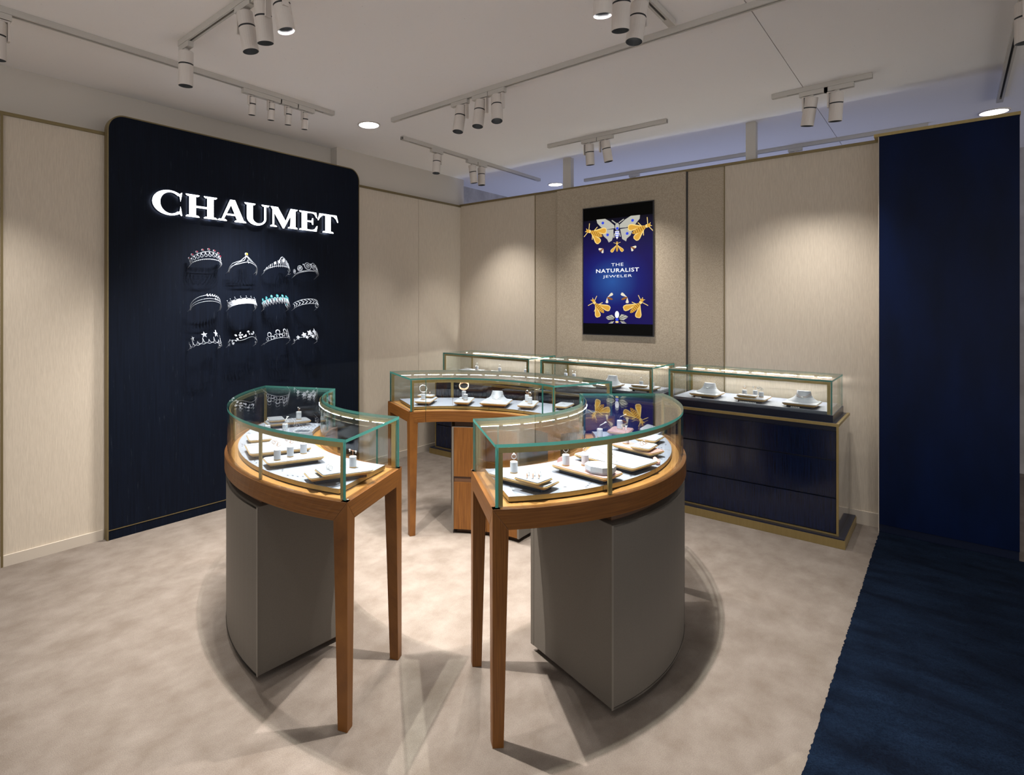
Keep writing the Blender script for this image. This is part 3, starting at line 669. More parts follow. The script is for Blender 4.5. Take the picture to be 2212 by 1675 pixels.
# ---------------------------------------------------------------- wall cabinets
YB = YW - .034
def make_cab(name, x0, x1, g0, g1, p0, p1):
    cx = (x0 + x1) / 2; t = empty(name, (cx, 4.76, 0)); T = lambda o: (setattr(o, 'location', (-cx, -4.76, 0)), o)[1]
    pls = T(MB().bb(p0 + .0015, p1 - .0015, 4.455, YB, 0, .055, 0).build('plinth', 'brass', t))
    T(MB().bb(p0 + .006, p1 - .006, 4.460, YB, .0555, .063).build('plinth_top', 'navytop', t))
    y0 = 4.497
    T(MB().bb(x0 + .012, x1 - .012, y0 + .02, YB - .002, .0635, .775).build('carcass', 'navytop', t))
    for s, xx in ((-1, x0), (1, x1 - .010)): T(MB().bb(xx, xx + .010, y0 + .012, YB - .002, .0635, .770).build('side_panel', 'navyside', t))
    fr = MB()
    fr.bb(x0, x0 + .012, y0, y0 + .012, .0635, .772); fr.bb(x1 - .012, x1, y0, y0 + .012, .0635, .772); fr.bb(x0 + .012, x1 - .012, y0, y0 + .012, .0635, .074)
    fr.bb(x0 - .002, x1 + .002, y0 - .004, y0 + .014, .772, .790); fr.bb(x1 - .014, x1 + .002, y0 + .014, YB - .002, .772, .790); fr.bb(x0 - .002, x0 + .014, y0 + .014, YB - .002, .772, .790)
    T(fr.build('brass_edging', 'brass', t))
    T(MB().bb(x0 + .015, x1 - .015, y0 + .015, YB - .002, .7755, .788).build('cabinet_top', 'navytop', t))
    for z0, z1 in ((.078, .301), (.309, .546), (.554, .738)): T(MB().bb(x0 + .014, x1 - .014, y0 + .003, y0 + .0195, z0, z1).build('drawer', 'navylacq', t, bevel=.0015))
    T(MB().bb(x0 + .014, x1 - .014, y0 + .008, y0 + .0195, .742, .7715).build('top_rail', 'navytop', t))
    T(MB().bb(g0 - .004, g1 + .004, 4.543, YB - .004, .7885, .835).build('case_base', 'navytop', t))
    T(MB().bb(g0 + .028, g1 - .028, 4.575, YB - .02, .836, .852, 0).build('deck_board', 'deck', t))
    gz = 1.0645
    mb = MB(); mb.bb(g0, g1, 4.545, YB - .006, gz - .012, gz); mb.mi[-6:] = [0, 0, 1, 1, 1, 1]; T(mb.build('glass_top', ['glass', 'edge'], t))
    mb = MB(); mb.bb(g0, g1, 4.545, 4.555, .8355, gz - .0128); mb.mi[-6:] = [0, 0, 0, 1, 0, 1]; T(mb.build('front_glass', ['glass', 'edge'], t))
    for xx in (g0, g1 - .010):
        mb = MB(); mb.bb(xx, xx + .010, 4.5555, YB - .006, .8355, gz - .0128); mb.mi[-6:] = [0, 0, 1, 0, 1, 0]; T(mb.build('end_glass', ['glass', 'edge'], t))
    T(MB().bb(g0 + .011, g1 - .011, 4.556, 4.559, gz - .031, gz - .0135).build('top_rim', 'brass', t))
    rim = T(MB().bb(g0 + .011, g1 - .011, YB - .024, YB - .021, gz - .031, gz - .0135).build('top_rim', 'brass', t))
    for xx in (g0 + .0115, g1 - .0295):
        T(MB().bb(xx, xx + .018, 4.5562, 4.5612, .8362, gz - .0315).build('brass_post', 'brass', t)); T(MB().bb(xx, xx + .018, YB - .026, YB - .021, .8525, gz - .0315).build('brass_post', 'brass', t))
    ns = 9
    for i in range(ns):
        a = g0 + .04 + (g1 - g0 - .08) * i / ns; b = a + (g1 - g0 - .08) / ns * .78; yy = YB - .0241
        o = MB().add([(a, yy - .0006, gz - .0325), (b, yy - .0006, gz - .0325), (b, yy - .0026, gz - .0305), (a, yy - .0026, gz - .0305)], [(0, 3, 2, 1)], uvf=lambda p: (p[0], p[2])).build('led_dash', 'ledwarm', rim, fix=False)
    return t
c1 = make_cab('wall_cabinet', -4.045, -2.872, -3.975, -2.915, -4.09, -2.835); tag(c1, 'navy drawer cabinet with glass case against the wall, leftmost, by the room corner', 'cabinet', 'drawer cabinets along the back wall')
c2 = make_cab('wall_cabinet', -2.822, -1.712, -2.788, -1.758, -2.833, -1.690); tag(c2, 'navy drawer cabinet with glass case under the advertising screen', 'cabinet', 'drawer cabinets along the back wall')
c3 = make_cab('wall_cabinet', -1.664, -.537, -1.632, -.577, -1.688, -.496); tag(c3, 'navy drawer cabinet with glass case nearest the navy end wall, drawers in plain view', 'cabinet', 'drawer cabinets along the back wall')
for c, xs in ((c3, ((-1.42, .05), (-1.08, .12), (-.79, .055))), (c2, ((-2.18, .06), (-1.87, .1)))):
    mb = MB()
    for x, w in xs:
        n_ = int(w / .011)
        for i in range(n_): mb.box((x - w / 2 + i * .011, 4.600, .8525 + .004), (.008, .003, .008), 0)
    o = mb.build('raised_lettering', 'whiteprint', c); o.location = (-c.location.x, -c.location.y, 0); o['kind'] = 'stuff'

# ---------------------------------------------------------------- display trays, stands and jewels
def rr_poly(l, w, r, n=4):
    p = []
    for cx, cy, a0 in ((l / 2 - r, w / 2 - r, 0), (-l / 2 + r, w / 2 - r, 90), (-l / 2 + r, -w / 2 + r, 180), (l / 2 - r, -w / 2 + r, 270)):
        p += [(cx + r * cos(R_(a0 + 90 * i / n)), cy + r * sin(R_(a0 + 90 * i / n))) for i in range(n + 1)]
    return p
def loft(mb, loops, mi, cap=True):
    n = len(loops[0]); vs = [p for lp in loops for p in lp]; fs, ms = [], []
    for k in range(len(loops) - 1):
        for i in range(n): fs.append((k * n + i, k * n + (i + 1) % n, (k + 1) * n + (i + 1) % n, (k + 1) * n + i)); ms.append(mi[k])
    if cap: fs += [tuple(range(n - 1, -1, -1)), tuple((len(loops) - 1) * n + i for i in range(n))]; ms += [mi[0], mi[-1]]
    mb.add(vs, fs, ms)
ZD = .860; TT = .032
def tray(x, y, l, w, rot, label, top='white', z=ZD, thin=False, r=.014):
    t = empty('display_tray', (x, y, z), R_(rot)); tag(t, label, 'tray', 'jewellery display trays')
    b = 0.0
    if not thin:
        mb = MB(); loft(mb, [[(*p, .0002) for p in rr_poly(l - .05, w - .04, .008)], [(*p, .0135) for p in rr_poly(l - .05, w - .04, .008)]], [0]); mb.build('base', 'navybase', t); b = .0137
    mb = MB(); loft(mb, [[(*p, b + .0003) for p in rr_poly(l - .022, w - .022, r * .7)], [(*p, b + .010) for p in rr_poly(l, w, r)], [(*p, b + .0135) for p in rr_poly(l, w, r)]], [0, 0])
    mb.build('wood_rim', 'traywood', t)
    mb = MB(); loft(mb, [[(*p, b + .0137) for p in rr_poly(l - .004, w - .004, r)], [(*p, b + .0168) for p in rr_poly(l - .004, w - .004, r)], [(*p, b + .0182) for p in rr_poly(l - .010, w - .010, r * .8)]], [0, 0]); mb.build('pad', top, t)
    return t
TZ_ = ZD + .0137 + .0185; TH_ = .0187       # top of a full tray / thickness of a thin one
cyl_m = {}
def cylinder(x, y, z, label, h=.045, r=.0148, foot=True):
    t = empty('display_cylinder', (x, y, z)); tag(t, label, 'stand', 'white jewellery cylinders')
    k = (round(h, 3), round(r, 4))
    MB().lathe([(.0003, .0046), (r * .985, .0046), (r, .0060), (r, h - .0015), (r * .94, h), (.0003, h)], 24, smooth=False).build('body', 'cylwhite', t)
    MB().cyl((0, 0, .0002), r * .98, .0042, 20).build('foot', 'traywood', t)
    return t
def jewel(name, x, y, z, rot, label, cat, fn, mt='silver', group=None):
    t = empty(name, (x, y, z), R_(rot)); tag(t, label, cat, group)
    a, g = MB(), MB(); fn(a, g); a.build('metalwork', mt, t, fix=False)
    if g.v: g.build('stones', 'diamond', t, fix=False)['kind'] = 'stuff'
    return t
def hoop(mb, c, r, w=.0012, ax='y', mi=0, n=18, frac=1.):
    P = []
    for i in range(n + 1 if frac < 1 else n):
        a = -pi / 2 + 2 * pi * frac * i / n
        P.append((c[0] + r * cos(a), c[1], c[2] + r * sin(a)) if ax == 'y' else ((c[0], c[1] + r * cos(a), c[2] + r * sin(a)) if ax == 'x' else (c[0] + r * cos(a), c[1] + r * sin(a), c[2])))
    mb.tube(P, w, 5, mi, closed=frac >= 1)
def j_ring(a, g):       # ring standing upright in a small fork
    a.tube([(0, 0, 0), (0, 0, .010)], .0008, 4); hoop(a, (0, 0, .0195), .0092, .0014); g.ball((0, 0, .0300), .0042, 0); g.ball((.006, 0, .027), .002); g.ball((-.006, 0, .027), .002)
def j_spiral(a, g):
    a.tube([(0, 0, 0), (0, 0, .026)], .0008, 4); hoop(a, (-.006, 0, .026), .010, .0010, frac=.85); hoop(a, (.005, .002, .021), .008, .0010); hoop(a, (-.015, -.002, .031), .007, .0010)
    for q_ in ((-.02, .03), (-.012, .036), (.012, .022), (.004, .03)): g.ball((q_[0], 0, q_[1]), .0017)
def j_tbar(a, g):
    a.tube([(0, 0, 0), (0, 0, .024)], .0009, 4); a.tube([(-.014, 0, .027), (.012, 0, .020)], .0010, 4)
    for x in (-.014, -.012, .011, .013): g.ball((x, 0, .026 - .27 * (x + .014) + .001), .0032)
    g.ball((.012, 0, .014), .0028); g.ball((-.013, 0, .021), .0028)
def j_posts(a, g):
    a.tube([(-.002, 0, 0), (-.002, 0, .022)], .0012, 4); a.tube([(.003, 0, 0), (.003, 0, .018)], .0012, 4); g.ball((-.004, 0, .024), .0034); g.ball((.004, 0, .019), .0034)
def j_branch(a, g):
    a.tube([(0, 0, 0), (0, 0, .016), (.012, 0, .022), (.030, 0, .032)], .0010, 4)
    for i in range(6): g.ball((.004 + .0052 * i, .001 * (-1) ** i, .019 + .0028 * i), .0022 + .0002 * i)
    for s in (-1, 1): g.ball((.031, .004 * s, .034), .0026, 0, 1.6)
def j_flower(a, g):
    a.tube([(0, 0, 0), (0, 0, .014)], .0008, 4)
    for i in range(7): g.ball((.007 * cos(i * .9), .002, .020 + .007 * sin(i * .9)), .0024)
    hoop(a, (0, 0, .020), .008, .0009)
def j_bangle(rad, tilt, w=.0032, n2=1):
    def f(a, g):
        a.tube([(0, 0, 0), (0, 0, .012)], .0010, 4)
        for k in range(n2):
            P = [(rad * cos(t), rad * sin(t) * cos(tilt) * .9 + .003 * k, .012 + rad * abs(sin(tilt)) + rad * sin(t) * sin(tilt) + .007 * k) for t in [2 * pi * i / 28 for i in range(28)]]
            a.tube(P, w, 6, closed=True)
            for t in range(0, 28, 3): g.ball((P[t][0] * 1.05, P[t][1] * 1.05, P[t][2]), .0018)
    return f
def j_chain(pts, sag=.0012, stones=()):
    def f(a, g):
        a.tube([(p[0], p[1], p[2] if len(p) > 2 else sag) for p in pts], .0008, 4)
        for s in stones: g.ball((s[0], s[1], s[2] if len(s) > 2 else .003), s[3] if len(s) > 3 else .003)
    return f
def rings_row(x, y, z, rot, n, lab, mt='silver', dx=.018):
    for i in range(n):
        c, s = cos(R_(rot)), sin(R_(rot)); ox = (i - (n - 1) / 2) * dx
        def f(a, g): hoop(a, (0, 0, .0088), .0085, .0011, ax='x'); g.ball((0, 0, .0182), .0030)
        w_ = ('first', 'second', 'third', 'fourth')[i]
        jewel('ring', x + ox * c, y + ox * s, z + .0012, rot, f'{w_} ring {lab}', 'ring', f, mt, 'finger rings in rows on small trays')
def bust(x, y, z, rot, label, s=1.):
    t = empty('necklace_bust', (x, y, z), R_(rot)); tag(t, label, 'bust', 'white necklace busts')
    mb = MB(); prof = [(0, .098, .118), (.006, .086, .104), (.014, .070, .086), (.024, .057, .070), (.038, .048, .056), (.052, .044, .046), (.062, .041, .040)]
    lps = []
    for h, wx, wy in prof:
        lps.append([(wx * s * cos(a), -wy * s * sin(a) + .045 * s + .22 * h, h * s * 1.15) for a in [pi * i / 16 for i in range(17)]])
    loft(mb, lps, [0] * 6); mb.build('form', 'white', t)
    return t
def drape(x, y, z, rot, label, s=1., mt='silver', lo=.026, two=True, pend=True):
    def f(a, g):
        def at(u, h):   # point on the bust front at angle u, height h
            P = [(0, .098, .118), (.006, .086, .104), (.014, .070, .086), (.024, .057, .070), (.038, .048, .056), (.052, .044, .046), (.062, .041, .040)]
            for (h0, a0, b0), (h1, a1, b1) in zip(P[:-1], P[1:]):
                if h0 <= h <= h1: k = (h - h0) / (h1 - h0); wx, wy = a0 + (a1 - a0) * k, b0 + (b1 - b0) * k; break
            return ((wx + .0015) * s * cos(u), -(wy + .0015) * s * sin(u) + .045 * s + .22 * h, h * s * 1.15 + .001)
        for j in range(2 if two else 1):
            a.tube([at(pi * i / 20, (.050 - .010 * j) - (.050 - lo - .004 * j) * sin(pi * i / 20) ** 2) for i in range(21)], .0009, 4)
        if pend:
            for u in (1.5, 1.62, 1.56): p = at(u, lo - .003); g.ball((p[0], p[1] - .002, p[2]), .0042)
    return jewel('necklace', x, y, z, rot, label, 'necklace', f, mt)

# --- left showcase
tray(-1.817, 1.444, .265, .107, 68.5, 'long white tray with a smaller grey tray on it, near end of the left showcase')
tray(-1.800, 1.382, .107, .089, 161.9, 'small grey fabric tray with rings, stacked at the near end of the left showcase', 'greyfab', TZ_, True, .008)
cylinder(-1.811, 1.510, TZ_, 'white cylinder with a bar of two earrings, near end of the left showcase')
jewel('earrings', -1.811, 1.510, TZ_ + .045, 40, 'pair of gold flower earrings hanging on a small bar, near end of the left showcase', 'earrings', j_tbar, 'gold')
rings_row(-1.800, 1.382, TZ_ + TH_, 161.9, 2, 'on the small grey tray at the near end of the left showcase', dx=.022)
tray(-2.132, 1.444, .250, .106, 70.7, 'white tray carrying three white cylinders in the left showcase')
for i, (x, y, fn, lb) in enumerate(((-2.138, 1.364, j_spiral, 'swirling rose gold hoop earring'), (-2.142, 1.432, j_spiral, 'rose gold swirl jewel'), (-2.145, 1.503, j_flower, 'rose gold flower jewel'))):
    nm = ('nearest', 'middle', 'farthest')[i]
    cylinder(x, y, TZ_, f'{nm} of three white cylinders in a row on the left showcase tray')
    jewel('earring', x, y, TZ_ + .045, 40, f'{lb} on the {nm} of the three cylinders in a row', 'jewel', fn, 'gold')
tray(-2.357, 1.506, .279, .200, 67.1, 'large white tray with a fine chain laid across, left showcase')
jewel('necklace', -2.357, 1.506, TZ_ + .0006, 67.1, 'fine silver chain laid across the large white tray, left showcase', 'necklace', j_chain([(-.13, .07), (-.05, .02), (0, -.02), (.06, .0), (.13, .05)]), 'silver')
tray(-2.600, 1.552, .150, .111, 155.6, 'white tray beside the curved front, behind the chain tray, left showcase')
cylinder(-2.742, 1.690, ZD + .0003, 'white cylinder with a ring near the outer curve at the back of the left showcase')
jewel('ring', -2.742, 1.690, ZD + .0453, 40, 'diamond ring on the cylinder by the outer curve, left showcase', 'ring', j_ring)
cylinder(-2.690, 1.765, ZD + .0003, 'taller white cylinder with a branch jewel before the far long tray, left showcase', h=.049)
jewel('brooch', -2.690, 1.765, ZD + .0493, 120, 'diamond branch jewel on the taller cylinder, left showcase', 'jewel', j_branch)
t = empty('collar_stand', (-2.545, 1.775, ZD)); tag(t, 'low white oval collar stand at the middle of the left showcase', 'stand')
mb = MB(); mb.lathe([(.052, .0003), (.056, .004), (.050, .030), (.046, .031), (.043, .028), (.046, .006), (.046, .0003)], 28); mb.build('collar', 'white', t)
jewel('necklace', -2.545, 1.775, ZD + .0315, 0, 'chain resting on the rim of the white oval collar stand', 'necklace', j_chain([(.048 * cos(a), .048 * sin(a), .001) for a in [2 * pi * i / 24 for i in range(25)]], stones=[(.048 * cos(a), .048 * sin(a), .002, .002) for a in (4.2, 4.5, 4.8, 5.1)]), 'silver')
tray(-2.838, 1.880, .250, .112, 70.7, 'long grey topped tray at the far end of the left showcase', 'greyfab')
tray(-2.863, 1.818, .115, .088, 156.6, 'small grey fabric tray stacked at the far end of the left showcase', 'greyfab', TZ_, True, .008)
cylinder(-2.815, 1.940, TZ_, 'white cylinder with two posts at the far end of the left showcase')
jewel('earrings', -2.815, 1.940, TZ_ + .045, 40, 'two gold post earrings on the far cylinder, left showcase', 'earrings', j_posts, 'gold')
# --- right showcase
tray(-1.227, 1.875, .263, .113, 0, 'long white tray at the near end of the right showcase')
tray(-1.160, 1.842, .111, .100, 177, 'small grey tray with six rings stacked at the near end of the right showcase', 'greyfab', TZ_, True, .008)
cylinder(-1.279, 1.889, TZ_, 'white cylinder with a diamond jewel at the near end of the right showcase')
jewel('brooch', -1.279, 1.889, TZ_ + .045, 40, 'twisted diamond jewel on the near cylinder, right showcase', 'jewel', j_ring)
rings_row(-1.163, 1.858, TZ_ + TH_, 40, 3, 'in the back row of the six ring tray', 'silver', .022)
rings_row(-1.150, 1.824, TZ_ + TH_, 40, 3, 'in the front row of the six ring tray', 'gold', .022)
tray(-1.100, 2.147, .262, .131, 172.6, 'pale pink tray with cylinders and a white block, right showcase', 'pink')
cylinder(-1.180, 2.123, TZ_, 'left white cylinder on the pale pink tray, right showcase')
cylinder(-1.122, 2.178, TZ_, 'right white cylinder on the pale pink tray, right showcase')
jewel('ring', -1.180, 2.123, TZ_ + .045, 40, 'silver ring on the left cylinder of the pale pink tray', 'ring', j_ring)
jewel('brooch', -1.122, 2.178, TZ_ + .045, 40, 'rose gold flower jewel on the right cylinder of the pale pink tray', 'jewel', j_flower, 'gold')
t = empty('display_block', (-1.030, 2.128, TZ_), R_(8)); tag(t, 'white faceted octagonal block on the pale pink tray, right showcase', 'block')
mb = MB(); oc = [(.056 * cos(R_(22.5 + 45 * i)) * 1.1, .056 * sin(R_(22.5 + 45 * i)) * .92) for i in range(8)]
loft(mb, [[(*p, .0003) for p in [(a * .88, b * .88) for a, b in oc]], [(*p, .010) for p in oc], [(*p, .030) for p in oc]], [0, 0]); mb.build('block', 'cylwhite', t)
jewel('necklace', -1.030, 2.128, TZ_ + .0305, 8, 'rose gold pendant chain on the white faceted block', 'necklace', j_chain([(-.03, .03), (-.01, .0), (.0, -.02), (.012, .0), (.03, .02)], stones=[(0, -.022, .002, .0028), (.006, -.02, .002, .002)]), 'gold')
t = empty('display_dome', (-1.262, 2.245, ZD)); tag(t, 'half round pink block behind the pink tray, right showcase', 'block')
mb = MB(); mb.poly([(.026 * cos(pi * i / 14), .0004 + .030 * sin(pi * i / 14)) for i in range(15)], 'y', -.007, .007); mb.build('half_disc', 'pinkblock', t)
tray(-1.088, 2.390, .302, .195, 170.6, 'large white tray with a pendant chain, middle of the right showcase')
jewel('necklace', -1.088, 2.390, TZ_ + .0006, 170.6, 'rose gold pendant chain on the large white tray, right showcase', 'necklace', j_chain([(.13, -.05), (.06, .0), (.0, .02), (-.05, .06), (-.02, .02), (.07, -.06)], stones=[(-.05, .062, .002, .003), (-.054, .055, .002, .0022)]), 'gold')
t = empty('crystal_block', (-.960, 2.525, ZD), R_(-60)); tag(t, 'long faceted pink stone leaning beside the pale pink tray, right showcase', 'block')
mb = MB(); loft(mb, [[(-.034, y * .6, .013 + z * .6) for y, z in ((-.012, -.013), (.012, -.013), (.014, .004), (0, .013), (-.014, .004))], [(.018, y, .013 + z) for y, z in ((-.012, -.0127), (.012, -.0127), (.014, .004), (0, .013), (-.014, .004))], [(.036, y * .4, .010 + z * .4) for y, z in ((-.012, -.013), (.012, -.013), (.014, .004), (0, .013), (-.014, .004))]], [0, 0]); mb.build('stone', 'pinkblock', t)
tray(-1.090, 2.635, .225, .107, 165, 'pale pink tray with a small ring tray on it, right showcase', 'pink')
tray(-1.050, 2.615, .118, .090, 93.5, 'small white tray holding three rings over the pale pink tray', 'white', TZ_, True, .008)
rings_row(-1.050, 2.615, TZ_ + TH_, 93.5, 3, 'on the small white tray over the pale pink tray', 'gold', .030)
cylinder(-1.155, 2.655, TZ_, 'white cylinder at the inner end of the second pale pink tray, right showcase')
jewel('brooch', -1.155, 2.655, TZ_ + .045, 110, 'gold and diamond branch on the second pale pink tray', 'jewel', j_branch, 'gold')
tray(-1.128, 2.880, .150, .105, 92.6, 'white tray near the outer curve at the far end of the right showcase')
tray(-1.310, 2.945, .150, .11, 100, 'pinkish tray under a lone cylinder at the far end of the right showcase', 'pink')
cylinder(-1.317, 2.950, TZ_, 'lone white cylinder on the pinkish tray, far end of the right showcase', h=.047)
jewel('brooch', -1.317, 2.950, TZ_ + .047, 20, 'sparkling diamond branch on the lone cylinder, far end of the right showcase', 'jewel', j_branch)
cylinder(-1.372, 2.828, ZD + .0003, 'white cylinder on the deck before the pinkish tray, right showcase')
jewel('bracelet', -1.372, 2.828, ZD + .0453, 40, 'dark stone branch on the deck cylinder, right showcase', 'jewel', j_branch)
t = empty('display_pillow', (-1.190, 3.065, ZD), R_(97)); tag(t, 'white sloping display pillow at the far end of the right showcase', 'pillow')
mb = MB(); loft(mb, [[(*p, .0004 + .06 * max(0, p[1]) * 0) for p in rr_poly(.15, .085, .012)], [(p[0], p[1], .020 + .22 * (p[1] + .042)) for p in rr_poly(.155, .09, .014)], [(p[0], p[1], .026 + .22 * (p[1] + .042)) for p in rr_poly(.140, .076, .012)]], [0, 0]); mb.build('pillow', 'white', t)
# --- back showcase
tray(-2.770, 2.985, .225, .118, 118, 'white tray with a bangle cylinder at the left end of the back showcase')
cylinder(-2.757, 2.940, TZ_, 'white cylinder under a silver bangle, left end of the back showcase', h=.041)
jewel('bangle', -2.757, 2.940, TZ_ + .041, 60, 'silver diamond bangle standing on the left cylinder of the back showcase', 'bangle', j_bangle(.026, 1.25, .0034))
tray(-2.815, 3.035, .115, .075, 20, 'small white ring tray stacked behind the bangle, back showcase', 'white', TZ_, True, .008)
rings_row(-2.815, 3.035, TZ_ + TH_, 20, 3, 'on the stacked tray behind the bangle, back showcase', 'gold', .028)
tray(-2.553, 3.150, .230, .112, 118, 'white tray with two cylinders and rose gold bangles, back showcase')
cylinder(-2.575, 3.172, TZ_, 'taller rear cylinder under the rose gold bangles, back showcase', h=.054)
cylinder(-2.522, 3.125, TZ_, 'shorter front cylinder beside the rose gold bangles, back showcase', h=.043)
jewel('bangle', -2.575, 3.172, TZ_ + .054, 30, 'pair of rose gold bangles tilted on the rear cylinder, back showcase', 'bangle', j_bangle(.033, .75, .0034, 2), 'gold')
tray(-2.350, 3.255, .230, .190, 113, 'wide white tray under a necklace bust, middle of the back showcase')
bust(-2.352, 3.262, TZ_, 30, 'white necklace bust in the middle of the back showcase', .86)
drape(-2.352, 3.262, TZ_, 30, 'silver necklace with two long pendants on the back showcase bust', .86, 'silver', .018)
tray(-2.140, 3.335, .230, .112, 112, 'white tray with two ring cylinders at the right of the back showcase')
cylinder(-2.172, 3.370, TZ_, 'rear ring cylinder at the right of the back showcase', h=.047)
cylinder(-2.105, 3.300, TZ_, 'front ring cylinder at the right of the back showcase', h=.047)
jewel('ring', -2.172, 3.370, TZ_ + .047, 30, 'gold ring upright on the rear ring cylinder, back showcase', 'ring', j_ring, 'gold')
jewel('ring', -2.105, 3.300, TZ_ + .047, 30, 'gold ring upright on the front ring cylinder, back showcase', 'ring', j_ring, 'gold')
tray(-1.935, 3.450, .170, .100, 100, 'white tray with a chain at the right end of the back showcase')
jewel('necklace', -1.935, 3.450, TZ_ + .0006, 100, 'silver chain on the tray at the right end of the back showcase', 'necklace', j_chain([(-.07, .03), (-.02, -.02), (.03, .02), (.07, -.02)]), 'silver')
# --- wall cases
ZK = .8522; TK = ZK + .0137 + .0185
tray(-1.400, 4.720, .200, .230, 0, 'white tray under the left necklace bust in the case by the navy end wall', z=ZK)
bust(-1.400, 4.735, TK, 0, 'left white necklace bust in the case by the navy end wall', .95)
drape(-1.400, 4.735, TK, 0, 'silver double chain necklace on the left bust, case by the navy end wall', .95, 'silver', .034)
tray(-1.085, 4.725, .205, .230, 0, 'white tray with three cylinders in the case by the navy end wall', z=ZK)
tray(-1.108, 4.665, .128, .075, 0, 'small white tray stacked before three cylinders in the case by the navy end wall', 'white', TK, True, .008)
jewel('bracelet', -1.108, 4.665, TK + TH_ + .0006, 0, 'thin rose gold chain on the small stacked tray by the navy end wall', 'bracelet', j_chain([(-.04, .01), (-.01, -.01), (.0, -.014), (.012, -.008), (.04, .008)], stones=[(0, -.015)]), 'gold')
for x, y, fn, mt_, lb in ((-1.150, 4.765, j_ring, 'gold', 'left'), (-1.085, 4.800, j_tbar, 'gold', 'rear'), (-1.032, 4.735, j_spiral, 'silver', 'right')):
    cylinder(x, y, TK, f'{lb} of three white cylinders in the case by the navy end wall', h=.038, r=.016)
    jewel('ring', x, y, TK + .038, 15, f'small jewel on the {lb} of three cylinders in the case by the navy end wall', 'jewel', fn, mt_)
tray(-.772, 4.705, .205, .235, 0, 'white tray under the right necklace bust in the case by the navy end wall', z=ZK)
bust(-.772, 4.720, TK, 0, 'right white necklace bust in the case by the navy end wall', .98)
drape(-.772, 4.720, TK, 0, 'rose gold pendant necklace on the right bust, case by the navy end wall', .98, 'gold', .030)
tray(-2.180, 4.660, .200, .230, 0, 'white tray under the necklace bust in the case below the screen', z=ZK)
bust(-2.180, 4.690, TK, 0, 'white necklace bust in the case below the screen', .95)
tray(-1.880, 4.700, .190, .230, 0, 'white tray with three cylinders in the case below the screen', z=ZK)
tray(-1.905, 4.650, .120, .075, 0, 'small white tray stacked before the cylinders in the case below the screen', 'white', TK, True, .008)
for x, y, fn, mt_, lb in ((-1.930, 4.745, j_ring, 'silver', 'left'), (-1.862, 4.780, j_tbar, 'gold', 'rear'), (-1.828, 4.720, j_ring, 'silver', 'right')):
    cylinder(x, y, TK, f'{lb} of three white cylinders in the case below the screen', h=.038, r=.016)
    jewel('ring', x, y, TK + .038, 15, f'small jewel on the {lb} of three cylinders in the case below the screen', 'jewel', fn, mt_)
tray(-2.640, 4.80, .21, .18, 0, 'white tray with two cylinders at the left of the case below the screen', z=ZK)
for x, fn, mt_, lb in ((-2.685, j_ring, 'silver', 'left'), (-2.600, j_tbar, 'gold', 'right')):
    cylinder(x, 4.83, TK, f'{lb} of two cylinders at the left of the case below the screen', h=.04, r=.016)
    jewel('ring', x, 4.83, TK + .04, 15, f'jewel on the {lb} of two cylinders at the left of the case below the screen', 'jewel', fn, mt_)
tray(-3.745, 4.74, .24, .18, 0, 'white tray with a cylinder at the left of the corner case', z=ZK)
tray(-3.440, 4.76, .22, .18, 0, 'white tray with a lone cylinder in the middle of the corner case', z=ZK)
tray(-3.120, 4.79, .20, .18, 0, 'white tray with a cylinder at the right end of the corner case', z=ZK)
rings_row(-3.79, 4.72, TK, 0, 3, 'on the left tray of the corner case', 'silver', .026)
for x, y, lb in ((-3.700, 4.775, 'left'), (-3.425, 4.80, 'middle'), (-3.13, 4.83, 'right end')):
    cylinder(x, y, TK, f'white cylinder on the {lb} tray of the corner case', h=.04, r=.016)
    jewel('ring', x, y, TK + .04, 15, f'silver ring on the {lb} cylinder of the corner case', 'ring', j_ring)

# ---------------------------------------------------------------- ceiling tracks, spotlights and downlights
def track(x0, x1, y0, y1, label):
    cx, cy = (x0 + x1) / 2, (y0 + y1) / 2; ax = 'x' if x1 - x0 > y1 - y0 else 'y'; ln = max(x1 - x0, y1 - y0)
    t = empty('lighting_track', (cx, cy, ZC)); tag(t, label, 'track')
    b = lambda l0, l1, w0, w1, z0, z1, mb: mb.bb(l0, l1, w0, w1, z0, z1) if ax == 'x' else mb.bb(w0, w1, l0, l1, z0, z1)
    U = [(-.017, -.0005), (-.017, -.032), (-.006, -.032), (-.006, -.010), (.006, -.010), (.006, -.032), (.017, -.032), (.017, -.0005)]
    MB().poly(U, ax, -ln / 2, ln / 2).build('rail', 'lampgrey', t)
    b(-ln / 2, ln / 2, -.0058, .0058, -.016, -.0102, m_ := MB()); m_.build('slot', 'lampdark', t)
    for s in (-1, 1):
        l0 = s * (ln / 2 - .07) if s > 0 else -ln / 2; mb = MB(); b(min(s * (ln / 2 - .09), s * ln / 2) , max(s * (ln / 2 - .09), s * ln / 2), -.0175, .0175, -.0325, -.012, mb); mb.build('end_feed', 'lampgrey', t)
    return t
track(-3.478, -3.442, -2.5, 2.692, 'long grey track along the sign wall with a row of four small spotlights')
track(-3.176, -1.9, 1.392, 1.428, 'track at the top left with three large spotlights bunched and one at its end')
track(-3.24, 1.5, 3.084, 3.120, 'long track crossing the middle of the ceiling with three spotlights near its left end')
track(-3.532, -3.496, 3.477, 5.708, 'track running away over the back left corner with three spotlights')
track(-2.715, -1.65, 4.545, 4.581, 'short track before the back wall posts with two spotlights')
track(-.923, -.366, 4.525, 4.561, 'short track near the navy end wall with two tilted spotlights')
track(-1.085, -1.045, 1.2, 3.015, 'track at the top edge with three spotlights over the right showcase')
track(.237, .273, 2.6, 5.705, 'track along the right edge of the ceiling over the blue carpet')
track(-3.14, -.136, 6.065, 6.101, 'grey track beyond the back wall seen through the gap under the ceiling')
